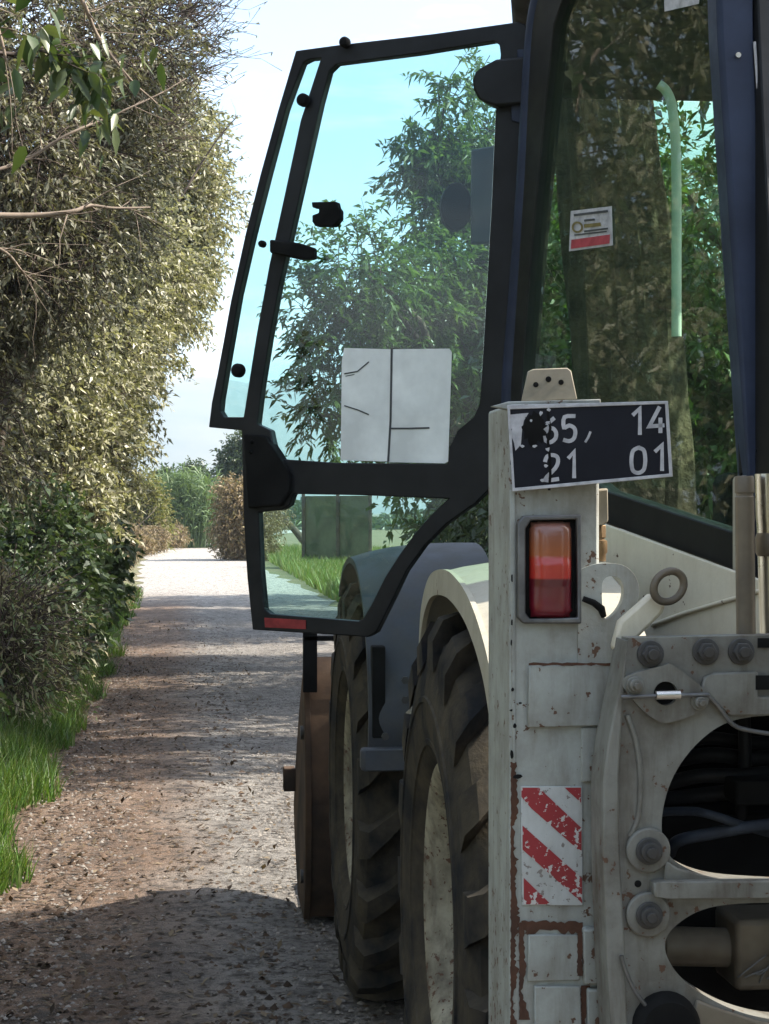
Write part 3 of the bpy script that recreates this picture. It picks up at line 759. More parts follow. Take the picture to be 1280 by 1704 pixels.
# ---- swing post and boom, to the right of the picture
BM = MB().prism([[(1.18, 2.55, 0.55), (1.18, 3.10, 0.45), (1.18, 3.12, 1.45), (1.18, 2.85, 1.60), (1.18, 2.55, 1.2)]], (0.42, 0, 0)).build('swing_post', M['cream'], BH, 35, 0.01)
MB().prism([[(1.26, 2.60, 1.2), (1.26, 2.95, 1.2), (1.26, 3.20, 1.9), (1.26, 3.25, 2.7), (1.26, 2.95, 3.55), (1.26, 2.7, 3.6), (1.26, 2.86, 2.7), (1.26, 2.76, 1.9)]], (0.26, 0, 0)).build('boom', M['cream'], BM, 35, 0.01)
MB().prism([[(1.29, 2.75, 3.62), (1.29, 3.0, 3.5), (1.29, 2.45, 1.2), (1.29, 2.30, 0.7), (1.29, 2.16, 0.75), (1.29, 2.28, 1.3)]], (0.2, 0, 0)).build('dipper_arm', M['cream'], BM, 35, 0.01)
# ---- upright cylinders right of the eye pin
for a, b_, rad, top, bot, mat, dy in ((1238, 0, 0.0165, 792, 1054, M['brown_pipe'], 0.0),):
    c0, c1 = PY(a + 1, top, 3.19), PY(a + 4, bot + 40, 3.19)
    RD = MB().lathe([(0.0, 0.0), (rad * 0.9, 0.0), (rad, 0.003), (rad, 0.028), (rad * 0.9, 0.03), (rad * 0.9, 0.034), (rad, 0.036), (rad, (c0 - c1).length), (0, (c0 - c1).length)], c0, c1 - c0, 28).build('lift_cylinder', mat, BH, 35)
c0, c1 = PY(1282, 788, 3.22), PY(1292, 1100, 3.22)
MB().tube([c0, c0.lerp(c1, 0.24), c0.lerp(c1, 0.26), c1], [0.027, 0.027, 0.026, 0.026], 32).build('rod', M['chrome'], RD, 40)
MB().tube([c0.lerp(c1, 0.30), c0.lerp(c1, 0.34), c0.lerp(c1, 0.42), c0.lerp(c1, 0.45)], [0.024, 0.0295, 0.0295, 0.024], 32).build('gland', M['brown_pipe'], RD, 40)

# ---- rear frame cross member and chassis
MB().box(0.72, 2.60, 3.42, 3.62, 0.45, 1.12).build('rear_frame', M['dark_metal'], BH, 35, 0.01)
MB().box(1.15, 2.05, 3.60, 7.7, 0.42, 0.92).build('chassis', M['dark_metal'], BH, 35, 0.01)
for yy_ in (4.47, 6.62): MB().tube([(0.85, yy_, 0.72), (2.35, yy_, 0.72)], 0.10, 20).build('axle', M['dark_metal'], BH, 40)
op = POST.copy(); op.data = POST.data; op.name = 'stabiliser_post'
COL.objects.link(op); op.parent = BH; op.location = Vector(POST.location) + V3((1.98, 0, 0)); WL[op.name] = V3((0, 0, 0))

# ---- wheels
def wheel(name, cx, cy, outward):
    """outward -1 = wheel on the left side"""
    c = V3((cx, cy, 0.72)); A = V3((outward, 0, 0))
    hub = MB().lathe([(0.0, 0.10), (0.07, 0.10), (0.09, 0.07), (0.10, 0.0), (0.20, -0.01), (0.20, -0.03), (0.0, -0.03)], c, A, 32)
    for k_ in range(8):
        a = k_ * math.pi / 4
        hub.cyl(c + V3((0, math.cos(a), math.sin(a))) * 0.15 + A * (-0.012), A, 0.014, 0.03, 6)
    H = hub.build(name, M['rim'], BH, 35)
    MB().lathe([(0.19, -0.03), (0.24, 0.0), (0.285, 0.02), (0.31, 0.12), (0.325, 0.165), (0.345, 0.185), (0.362, 0.188), (0.362, 0.175), (0.345, 0.16), (0.33, 0.05), (0.325, -0.15), (0.36, -0.185)], c, A, 56).build('rim', M['rim'], H, 40)
    t = MB().lathe([(0.345, 0.175), (0.375, 0.20), (0.40, 0.212), (0.402, 0.217), (0.415, 0.219), (0.417, 0.217), (0.44, 0.222), (0.50, 0.226), (0.503, 0.230), (0.515, 0.230), (0.518, 0.225), (0.56, 0.221), (0.60, 0.212), (0.645, 0.195), (0.668, 0.14), (0.676, 0.0), (0.668, -0.14), (0.645, -0.195), (0.60, -0.212), (0.52, -0.225), (0.44, -0.222), (0.375, -0.20), (0.345, -0.175)], c, A, 72)
    NL = 19
    for side in (1, -1):
        for k_ in range(NL):
            th0 = 2 * math.pi * (k_ + (0.5 if side < 0 else 0)) / NL
            secs = []
            for (lat, rad_in, rad_out, adv, wd) in ((-0.012, 0.66, 0.715, 0.0, 0.030), (0.06, 0.66, 0.72, 0.10, 0.030), (0.13, 0.655, 0.718, 0.20, 0.034), (0.195, 0.63, 0.702, 0.285, 0.042), (0.221, 0.585, 0.655, 0.30, 0.046)):
                th = th0 + adv
                d = V3((0, math.cos(th), math.sin(th))); tt = V3((0, -math.sin(th), math.cos(th)))
                L_ = V3((-side, 0, 0)) * lat
                secs.append([c + L_ + d * rad_in - tt * wd * 1.25, c + L_ + d * rad_out - tt * wd, c + L_ + d * rad_out + tt * wd, c + L_ + d * rad_in + tt * wd * 1.25])
            V_ = [p_ for s_ in secs for p_ in s_]; F_ = []
            for i in range(4):
                for j in range(4):
                    a, b_ = i * 4 + j, i * 4 + (j + 1) % 4
                    F_.append((a, b_, b_ + 4, a + 4))
            F_ += [(3, 2, 1, 0), (16, 17, 18, 19)]
            t.add(V_, F_)
    t.build('tyre', M['tyre'], H, 38)
    return H
wheel('rear_wheel', 0.785, 4.47, -1)
wheel('front_wheel', 0.758, 6.62, -1)
wheel('rear_wheel', 2.50, 4.47, 1)
wheel('front_wheel', 2.50, 6.62, 1)

# ---- rear fender (cream)
def fender(name, prof, x0, x1, t, mat, lip=0.0, bev=0.006, crown=0.0):
    """prof: (y,z) along the arch, extruded across x with thickness t inward"""
    P = smoothpoly([V3((0, a, b_)) for a, b_ in prof], 8)
    m_ = MB(); V_, F_ = [], []; n_ = len(P)
    NXs = 7
    for i, p_ in enumerate(P):
        T = (P[min(i + 1, n_ - 1)] - P[max(i - 1, 0)]).normalized()
        nn = V3((0, -T.z, T.y))
        if nn.z < 0 and abs(T.z) < .7: nn = -nn
        row = []
        for k_ in range(NXs):
            u = k_ / (NXs - 1)
            cr_ = -crown * (1 - u) ** 3
            row.append(V3((x0 + (x1 - x0) * u, p_.y, p_.z)) + nn * cr_)
        for k_ in range(NXs - 1, -1, -1):
            row.append(row[k_] - nn * t)
        V_ += row
    w_ = NXs * 2
    for i in range(n_ - 1):
        for k_ in range(w_):
            a, b_ = i * w_ + k_, i * w_ + (k_ + 1) % w_
            F_.append((a, b_, b_ + w_, a + w_))
    F_.append(tuple(range(w_ - 1, -1, -1))); F_.append(tuple(range((n_ - 1) * w_, n_ * w_)))
    return m_.add(V_, F_).build(name, mat, BH, 40, 0)
RF = fender('rear_fender', [(3.66, 1.27), (3.80, 1.40), (4.05, 1.505), (4.35, 1.555), (4.62, 1.552), (4.80, 1.515), (4.93, 1.43), (4.98, 1.30)], 0.605, 0.93, 0.012, M['cream_clean'], crown=0.03)
# skirt along the arch
V, F = [], []
arc = smoothpoly([V3((0, a, b_)) for a, b_ in [(3.66, 1.27), (3.80, 1.40), (4.05, 1.505), (4.35, 1.555), (4.62, 1.552), (4.80, 1.515), (4.93, 1.43), (4.98, 1.30)]], 6)
for i, p_ in enumerate(arc):
    cen = V3((0, 4.42, 0.72)); d = (cen - p_).normalized()
    for xx, k_ in ((0.600, 0.024), (0.597, 0.085), (0.609, 0.085), (0.612, 0.024)):
        V.append(V3((xx, p_.y, p_.z)) + d * k_)
for i in range(len(arc) - 1):
    for k_ in range(4):
        a, b_ = i * 4 + k_, i * 4 + (k_ + 1) % 4
        F.append((a, b_, b_ + 4, a + 4))
mesh('lip', V, F, M['cream_clean'], RF, 40)

# ---- front mudguard (grey plastic)
FM = fender('front_mudguard', [(5.82, 0.92), (5.80, 1.06), (5.86, 1.24), (6.02, 1.42), (6.26, 1.535), (6.55, 1.565), (6.85, 1.52), (7.05, 1.42)], 0.555, 0.98, 0.02, M['mudguard'], crown=0.05)
MB().box(0.525, 0.72, 5.775, 5.835, 0.885, 0.955).build('flap', M['mudguard'], FM, 35, 0.012)
for bx_, bz_ in ((0.66, 1.10), (0.66, 1.16), (0.60, 0.99)):
    MB().cyl((bx_, 5.80, bz_), (0, -1, 0), 0.012, 0.014, 6).build('bolt', M['bolt'], FM, 30)
MB().box(0.565, 0.605, 5.84, 5.90, 0.98, 1.26).build('bracket', M['dark_metal'], FM, 35, 0.004)
MB().tube([(0.95, 5.9, 1.2), (1.15, 6.1, 1.1)], 0.025, 10).build('stay', M['dark_metal'], FM, 50)

# ---- cab
Bp, Cp = PC(868, 400, 5.15), PC(1243, 400, 4.22)
Bp.z = Cp.z = 2.0
dq = (Cp - Bp).normalized(); nq = V3((dq.y, -dq.x, 0)).normalized()
if nq.y > 0: nq = -nq
def Q(px, py, off=0.0): return PP(px, py, Bp + nq * off, nq)
CAB = MB()
CAB.prism([[Q(a, b_) for a, b_ in [(893, -40), (884, 40), (872, 300), (850, 640), (848, 720), (900, 800), (1005, 870), (1222, 949), (1300, 975), (1290, 600), (1270, 200), (1256, -150), (1200, -190), (1000, -110), (920, -60)]],
            [Q(a, b_) for a, b_ in [(932, 10), (922, 40), (905, 200), (886, 400), (870, 600), (868, 660), (885, 720), (1005, 816), (1216, 884), (1232, 884), (1226, 700), (1212, 400), (1196, 100), (1180, -130), (1150, -140), (980, -60), (945, -20)]]], -nq * 0.05)
CABF = CAB.build('quarter_window_frame', M['black_frame'], BH, 35, 0.004)
QW = MB().prism([[Q(a, b_, -0.02) for a, b_ in [(932, 0), (915, 40), (900, 200), (880, 400), (864, 600), (860, 660), (880, 730), (1005, 826), (1216, 894), (1240, 894), (1234, 700), (1220, 400), (1204, 100), (1188, -140), (1150, -150), (980, -70), (945, -30)]]], -nq * 0.005).build('quarter_window', M['cab_glass'], BH, 35)
# sticker on the quarter window
ST = MB().prism([[Q(a, b_, -0.016) for a, b_ in [(950, 351), (1018, 343), (1020, 408), (947, 418)]]], -nq * 0.0008).build('sticker', M['plate_white'], QW, None)
MB().prism([[Q(a, b_, -0.0145) for a, b_ in [(951, 399), (1015, 390), (1014, 405), (950, 414)]]], -nq * 0.0008).build('red_band', M['sticker_red'], ST, None)
k = MB()
stroke(k, circ(961, 378, 8, 14), 3.2, Bp - nq * 0.0155, nq, 0.001, True); k.build('emblem', M['sticker_gold'], ST, None)
for pts, w, mt in (([(955, 358), (1012, 351)], 4, 'ink'), ([(972, 367), (990, 365)], 3.5, 'ink'), ([(972, 376), (1000, 373)], 6, 'sticker_gold'), ([(972, 385), (1012, 380)], 3, 'ink'), ([(956, 391), (1010, 385)], 2.5, 'ink')):
    k = MB(); stroke(k, pts, w, Bp - nq * 0.0155, nq, 0.001); k.build('print_line', M[mt], ST, None)
MB().prism([[Q(a, b_, -0.016) for a, b_ in [(1105, -20), (1166, -24), (1163, 6), (1106, 19)]]], -nq * 0.0008).build('sticker', M['plate_white'], QW, None)
# rear corner pillar (navy)
yq = Cp.y
def R_(px, py): return PY(px, py, yq - 0.03)
PIL = MB().prism([[R_(a, b_) for a, b_ in [(1186, -260), (1250, -260), (1256, 100), (1272, 320), (1288, 520), (1300, 985), (1250, 985), (1246, 790), (1218, 400), (1196, 60)]]], (0.0, 0.09, 0)).build('corner_pillar', M['navy'], BH, 35, 0.012)
MB().tube([R_(a, b_) + V3((0.004, -0.004, 0)) for a, b_ in [(1252, 70), (1258, 150), (1274, 330), (1290, 520), (1296, 760)]], 0.0035, 8).build('pale_line', M['plate_white'], PIL, 60)  # pale line along the right edge of the pillar
MB().cyl(R_(1228, 92), (0, -1, 0), 0.006, 0.006, 14).build('rivet', M['chrome'], PIL, 40)
# cab body: roof, right side, sill
cr = 2.42
rz = 3.05
xl = Bp.x; yb = Bp.y
roof = [(Cp.x - 0.06, Cp.y - 0.10), (3.25 - Cp.x, Cp.y - 0.10), (cr, 5.2), (cr, 6.35), (1.10, 6.35), (xl - 0.02, 5.15)]
MB().prism([[(a, b_, rz) for a, b_ in roof]], (0, 0, 0.14)).build('roof', M['black_frame'], BH, 35, 0.04)
MB().box(Cp.x + 0.06, 3.13 - Cp.x, Cp.y - 0.01, Cp.y, 1.75, rz).build('rear_window', M['cab_glass_clear'], BH, None)
MB().box(Cp.x - 0.02, 3.23 - Cp.x, Cp.y - 0.02, Cp.y + 0.05, 1.42, 1.75).build('rear_sill', M['cream_clean'], BH, 35, 0.01)
for (a, b_) in ((3.20 - Cp.x, Cp.y), (cr - 0.04, 5.2), (cr - 0.04, 6.3)):
    MB().box(a - 0.035, a + 0.035, b_ - 0.035, b_ + 0.035, 1.3, rz).build('cab_pillar', M['black_frame'], BH, 35, 0.012)
MB().tube([(1.12, 6.62, 1.35), (1.12, 6.46, 2.2), (1.12, 6.30, rz)], 0.032, 14).build('cab_pillar', M['black_frame'], BH, 40)
MB().box(1.14, cr, 6.33, 6.345, 1.75, rz).build('windscreen', M['cab_glass_clear'], BH, None)
MB().box(cr - 0.012, cr - 0.004, 5.24, 6.26, 1.5, rz).build('side_window', M['cab_glass_clear'], BH, None)
MB().box(xl + 0.25, cr, Cp.y + 0.1, 6.6, 0.95, 1.30).build('cab_floor', M['dark_metal'], BH, 35, 0.01)
MB().prism([[(3.13 - Cp.x, Cp.y + 0.02, 1.5), (cr - 0.02, 5.16, 1.5), (cr - 0.02, 5.16, rz), (3.13 - Cp.x, Cp.y + 0.02, rz)]], (0.005, 0, 0)).build('quarter_window', M['cab_glass_clear'], BH, None)
# B pillar / hinge post, nearly upright, curving in at the top
bp = [Q(a, b_, -0.03) for a, b_ in [(846, 760), (856, 640), (876, 380), (888, 180), (896, 60), (906, 0), (925, -50)]]
MB().tube(smoothpoly(bp, 5), 0.036, 16).build('hinge_pillar', M['navy'], BH, 50)
# seat, steering, grab rail, inside
ST2 = MB().box(1.78, 2.28, 5.05, 5.55, 1.42, 1.58).build('operator_seat', M['seat'], BH, 40, 0.05)
MB().prism([[(1.80, 5.50, 1.55), (1.80, 5.62, 1.55), (1.80, 5.78, 2.25), (1.80, 5.66, 2.28)]], (0.46, 0, 0)).build('backrest', M['seat'], ST2, 40, 0.05)
MB().box(1.9, 2.15, 5.1, 5.4, 1.28, 1.43).build('pedestal', M['dark_metal'], ST2, 40, 0.02)
MB().box(1.75, 2.3, 6.1, 6.32, 1.3, 1.80).build('dashboard', M['dark_metal'], BH, 35, 0.04)
SW = MB().torus((2.02, 6.0, 2.02), (0, -0.55, 0.85), 0.19, 0.014, 40, 10).build('steering_wheel', M['rubber'], BH, 60)
MB().tube([(2.02, 6.0, 2.02), (2.02, 6.2, 1.7)], 0.02, 10).build('column', M['rubber'], SW, 60)
GR = smoothpoly([PC(a, b_, 4.75) for a, b_ in [(1096, 140), (1108, 150), (1118, 175), (1124, 230), (1126, 320), (1126, 430), (1126, 560)]], 5)
MB().tube(GR, 0.0125, 12).build('grab_rail', M['grab'], BH, 60)
for xx in (1.7, 1.98):
    lv = MB().tube([(xx, 4.75, 1.5), (xx + 0.02, 4.7, 1.95)], 0.011, 10)
    lv.lathe([(0, 0), (0.018, 0.006), (0.024, 0.03), (0.018, 0.055), (0, 0.06)], (xx + 0.02, 4.7, 1.93), (0, 0, 1), 16)
    lv.build('control_lever', M['rubber'], BH, 50)
MB().box(1.6, 1.75, 4.6, 5.2, 1.3, 1.55).build('control_console', M['dark_metal'], BH, 35, 0.03)

# cream panel between window and fender
PN = MB().prism([[Q(a, b_, 0.03) for a, b_ in [(930, 820), (1005, 872), (1222, 951), (1300, 977), (1300, 1120), (900, 1120), (890, 900)]]], -nq * 0.012).build('side_panel', M['cream_sunlit'], BH, 35, 0.003)
MB().tube([Q(a, b_, 0.034) for a, b_ in [(1085, 1040), (1140, 1020), (1222, 996), (1290, 976)]], 0.005, 8).build('crease', M['cream_sunlit'], PN, 60)

# ---- hood, loader arms, bucket
HD = MB().prism([[(1.15, 6.45, 0.9), (1.15, 6.45, 1.62), (1.15, 7.3, 1.50), (1.15, 7.95, 1.30), (1.15, 8.0, 0.85)]], (0.85, 0, 0)).build('hood', M['cream'], BH, 35, 0.05)
for xx in (0.98, 2.05):
    MB().prism([[(xx, 6.1, 1.15), (xx, 6.1, 1.42), (xx, 7.2, 1.36), (xx, 8.02, 0.70), (xx, 8.02, 0.42), (xx, 7.1, 1.12)]], (0.13, 0, 0)).build('loader_arm', M['cream'], BH, 35, 0.012)
bx0, bx1 = 0.47, 2.78
sp_ = [(7.72, 0.03), (7.62, 0.20), (7.60, 0.55), (7.66, 0.86), (7.74, 1.02), (7.80, 1.02), (8.05, 0.84), (8.34, 0.56), (8.46, 0.38), (8.40, 0.26), (8.15, 0.05)]
BK = MB().prism([[(bx0, a, b_) for a, b_ in sp_]], (0.025, 0, 0)).build('loader_bucket', M['bucket'], BH, 35, 0.004)
MB().prism([[(bx1, a, b_) for a, b_ in sp_]], (0.025, 0, 0)).build('side_plate', M['bucket'], BK, 35, 0.004)
shell = [(8.55, 0.028), (8.15, 0.028), (7.73, 0.04), (7.63, 0.2), (7.61, 0.55), (7.67, 0.86), (7.75, 1.02), (7.80, 1.07)]
loop = [(bx0 + 0.025, a, b_) for a, b_ in shell] + [(bx0 + 0.025, a + 0.02, b_ + 0.01) for a, b_ in reversed(shell)]
MB().prism([loop], (bx1 - bx0 - 0.025, 0, 0)).build('shell', M['bucket'], BK, 35, 0)
MB().box(bx0 - 0.006, bx0 + 0.05, 7.66, 7.69, 0.95, 1.19).box(bx0 + 0.0, bx1, 7.66, 7.69, 1.155, 1.175).build('spill_guard', M['dark_metal'], BK, 35, 0.002)
MB().box(bx0 - 0.05, bx0 + 0.0, 8.32, 8.40, 0.46, 0.56).build('side_cutter', M['bucket'], BK, 35, 0.004)
for zz_ in (0.78, 0.2): MB().cyl((bx0 - 0.012, 7.75, zz_), (1, 0, 0), 0.028, 0.014, 14).build('pin', M['bolt'], BK, 40)

# ---- the open door
Hn = PC(872, 500, 5.22); On = PC(350, 500, 5.56)
Hn.z = On.z = 2.0
dd = (On - Hn).normalized(); nd = V3((dd.y, -dd.x, 0)).normalized()
if nd.y > 0: nd = -nd
def D(px, py, off=0.0): return PP(px, py, Hn + nd * off, nd)
dout = [(492, 84), (566, 74), (720, 56), (862, 36), (874, 40), (879, 58), (879, 90), (872, 190), (862, 330), (852, 480), (846, 620), (838, 700), (836, 792), (790, 838), (742, 872), (706, 908), (676, 950), (650, 1004), (626, 1052), (612, 1060), (420, 1048), (411, 960), (405, 860), (402, 716), (347, 711), (352, 670), (362, 620), (384, 500), (408, 390), (433, 290), (462, 185)]
dstrip = [(516, 98), (534, 96), (500, 200), (472, 330), (448, 440), (426, 560), (405, 694), (372, 694), (366, 684), (368, 664), (377, 610), (398, 490), (421, 390), (448, 285), (476, 180), (504, 104)]
dmain = [(560, 106), (700, 88), (822, 68), (831, 74), (833, 90), (828, 140), (824, 200), (818, 340), (810, 480), (803, 600), (798, 672), (788, 694), (762, 716), (748, 744), (745, 772), (560, 770), (470, 764), (456, 744), (450, 716), (428, 706), (436, 640), (449, 560), (466, 468), (486, 382), (512, 268), (534, 170), (548, 118)]
dlow = [(430, 852), (470, 848), (482, 840), (488, 822), (600, 824), (746, 830), (716, 858), (690, 888), (664, 924), (640, 962), (618, 1006), (604, 1030), (596, 1034), (450, 1022), (440, 1014), (434, 950)]
DOOR = MB().prism([[D(*p_) for p_ in dout], [D(*p_) for p_ in dstrip], [D(*p_) for p_ in dmain], [D(*p_) for p_ in dlow]], -nd * 0.035).build('cab_door', M['black_frame'], BH, 35, 0.005)
def grow(loop, k):
    cx = sum(p_[0] for p_ in loop) / len(loop); cy = sum(p_[1] for p_ in loop) / len(loop)
    out_ = []
    for a, b_ in loop:
        d = V3((a - cx, b_ - cy, 0)); d = d.normalized() * k
        out_.append((a + d.x, b_ + d.y))
    return out_
def gpane(name, loop):
    return MB().prism([[D(a, b_, -0.016) for a, b_ in loop]], -nd * 0.004).build(name, M['door_glass'], DOOR, None)
gpane('strip_pane', dstrip); gpane('main_pane', grow(dmain, 0)); gpane('lower_pane', dlow)
# papers
MB().prism([[D(a, b_, -0.013) for a, b_ in [(573, 579), (650, 581), (648, 768), (567, 766), (569, 600)]]], -nd * 0.001).build('paper_sheet', M['sheet'], DOOR, None)
MB().prism([[D(a, b_, -0.013) for a, b_ in [(654, 581), (748, 580), (752, 586), (746, 768), (740, 771), (646, 769)]]], -nd * 0.001).build('paper_sheet', M['sheet'], DOOR, None)
for pts, w in (([(652, 581), (651, 640), (650, 700), (646, 768)], 3.5), ([(649, 713), (680, 713), (715, 712)], 3), ([(573, 622), (595, 618), (614, 602)], 2.2), ([(573, 675), (595, 682), (614, 690)], 2.2), ([(575, 626), (590, 623)], 1.4)):
    k = MB(); stroke(k, pts, w, Hn - nd * 0.0125, nd, 0.001); k.build('crease', M['ink'], DOOR, None)
# hardware
def dknob(px, py, r, name='knob'):
    k = r * 5.4 / FP; c = D(px, py, 0.0)
    MB().lathe([(0, 0.03), (k * .7, 0.028), (k, 0.02), (k, 0.006), (k * .6, 0.0), (0.0, 0.0)], c, nd, 20).build(name, M['rubber'], DOOR, 40)
dknob(508, 168, 11); dknob(400, 617, 12); dknob(577, 72, 9); dknob(440, 407, 6)
MB().prism([[D(a, b_, 0.03) for a, b_ in [(448, 398), (498, 404), (522, 412), (522, 430), (500, 432), (448, 420)]]], -nd * 0.03).build('latch', M['rubber'], DOOR, 40, 0.006)
MB().prism([[D(a, b_, 0.012) for a, b_ in [(518, 336), (560, 335), (562, 344), (566, 350), (566, 364), (556, 376), (524, 376), (519, 368), (519, 358), (530, 354), (530, 346), (519, 345)]]], -nd * 0.03).build('catch', M['rubber'], DOOR, 40, 0.004)
hc = [(786, 132), (790, 120), (800, 112), (826, 98), (886, 92), (890, 98), (888, 150), (868, 172), (826, 176), (812, 172), (796, 164), (787, 148)]
MB().prism([[D(a, b_, 0.035) for a, b_ in hc]], -nd * 0.09).build('hinge_cover', M['black_frame'], DOOR, 40, 0.012)
MB().prism([[D(a, b_, 0.012) for a, b_ in [(860, 82), (908, 80), (908, 92), (860, 96)]]], -nd * 0.05).build('hinge', M['navy'], DOOR, 40, 0.004)
MB().prism([[D(a, b_, 0.012) for a, b_ in [(850, 150), (902, 150), (898, 186), (868, 206), (850, 200)]]], -nd * 0.05).build('hinge', M['navy'], DOOR, 40, 0.004)
MB().prism([[D(a, b_, 0.012) for a, b_ in [(836, 690), (872, 690), (872, 712), (836, 716)]]], -nd * 0.05).build('hinge', M['navy'], DOOR, 40, 0.004)
MB().prism([[D(a, b_, 0.02) for a, b_ in [(404, 722), (440, 724), (462, 756), (482, 790), (482, 818), (466, 842), (412, 846)]]], -nd * 0.05).build('lock_box', M['rubber'], DOOR, 40, 0.006)
for a, b_ in ((422, 752), (424, 736)): dknob(a, b_, 4, 'screw')
MB().prism([[D(a, b_, 0.0025) for a, b_ in [(440, 1028), (509, 1032), (509, 1047), (441, 1044)]]], -nd * 0.002).build('red_reflector', M['red_sticker'], DOOR, None)
# gas strut between door and pillar
MB().tube([D(868, 270, -0.05), D(858, 420, -0.06)], 0.008, 10).build('gas_strut', M['steel'], DOOR, 50)
# mirrors on the front corner of the cab
MR = MB().prism([[PY(a, b_, 6.55) for a, b_ in circ(760, 343, 26, 24, ry=40)]], (0, 0.05, 0)).build('mirror', M['mirror'], BH, 40, 0.012)
MB().tube([PY(775, 345, 6.58), PY(800, 340, 6.5), (1.12, 6.40, 2.45)], 0.012, 10).build('arm', M['rubber'], MR, 50)
MB().prism([[PY(a, b_, 6.45) for a, b_ in [(786, 248), (824, 242), (822, 404), (785, 406)]]], (0, 0.03, 0)).build('mirror', M['mudguard'], BH, 40, 0.006)

# ------------------------------------------------------------------ VEGETATION
def npmesh(name, V, quads, mat, parent, origin, smooth=False):
    """fast mesh from numpy verts (N,3) and quads (M,4) or tris (M,3)"""
    me = bpy.data.meshes.new(name)
    V = np.asarray(V, dtype=np.float32) - np.asarray(origin, dtype=np.float32)
    m_, k = quads.shape
    me.vertices.add(len(V)); me.vertices.foreach_set('co', V.ravel())
    me.loops.add(m_ * k); me.loops.foreach_set('vertex_index', quads.astype(np.int32).ravel())
    me.polygons.add(m_); me.polygons.foreach_set('loop_start', np.arange(0, m_ * k, k, dtype=np.int32))
    me.update(calc_edges=True)
    if smooth: me.polygons.foreach_set('use_smooth', np.ones(m_, dtype=bool))
    me.materials.append(mat)
    o = bpy.data.objects.new(name, me)
    if name in ('twigs', 'stalks', 'leaves', 'crown'): o['kind'] = 'stuff'
    return link(o, parent, origin)
def unit(v): return v / np.maximum(np.linalg.norm(v, axis=-1, keepdims=True), 1e-9)
def rnd_dirs(n): return unit(RNG.normal(size=(n, 3)))
def leaf_quads(P, Dv, L, Wd, droop=0.25, up=0.5):
    """one folded diamond per leaf: P base, Dv direction, L length, Wd width arrays"""
    n = len(P)
    side = unit(np.cross(Dv, rnd_dirs(n) * (1 - up) + np.array([0, 0, 1.0]) * up))
    nrm = np.cross(side, Dv)
    L = L[:, None]; Wd = Wd[:, None]
    mid = P + Dv * L * 0.45
    tip = P + Dv * L - np.array([0, 0, 1.0]) * L * droop
    a = mid + side * Wd * 0.5 + nrm * Wd * 0.16
    b = mid - side * Wd * 0.5 + nrm * Wd * 0.16
    V = np.stack([P, a, tip, b], 1).reshape(-1, 3)
    Q = np.arange(n * 4).reshape(n, 4)
    return V, Q
def leaf_blades(P, Dv, L, Wd, droop=0.25, up=0.3):
    """a pointed oval leaf folded on its midrib, eight triangles"""
    n = len(P); L = L[:, None]; Wd = Wd[:, None]
    side = unit(np.cross(Dv, rnd_dirs(n) * (1 - up) + np.array([0, 0, 1.0]) * up)); nrm = np.cross(side, Dv)
    dn = np.array([0, 0, -1.0]) * L * droop
    def at(t): return P + Dv * L * t + dn * t * t
    rows = [P, at(.28), at(.62), at(1.0)]
    for t, w in ((.22, .42), (.55, .5)):
        for sg in (1, -1):
            rows.append(at(t) + side * Wd * w * sg + nrm * Wd * 0.14)
    V = np.stack(rows, 1).reshape(-1, 3)
    b8 = np.arange(n)[:, None] * 8
    T = [(0, 4, 1), (4, 6, 2), (4, 2, 1), (6, 3, 2), (0, 1, 5), (5, 2, 7), (5, 1, 2), (7, 2, 3)]
    return V, np.concatenate([b8 + np.array([t]) for t in T], 0)
def twig_tubes(P0, P1, r0, r1):
    """three-sided straight twigs"""
    n = len(P0)
    d = unit(P1 - P0); s = unit(np.cross(d, rnd_dirs(n))); t = np.cross(d, s)
    ring0, ring1 = [], []
    for k in range(3):
        a = 2 * math.pi * k / 3
        o = s * math.cos(a) + t * math.sin(a)
        ring0.append(P0 + o * np.reshape(r0, (-1, 1))); ring1.append(P1 + o * np.reshape(r1, (-1, 1)))
    V = np.stack(ring0 + ring1, 1).reshape(-1, 3)
    base = np.arange(n)[:, None] * 6
    Q = np.concatenate([base + np.array([[0, 1, 4, 3]]), base + np.array([[1, 2, 5, 4]]), base + np.array([[2, 0, 3, 5]])], 0)
    return V, Q
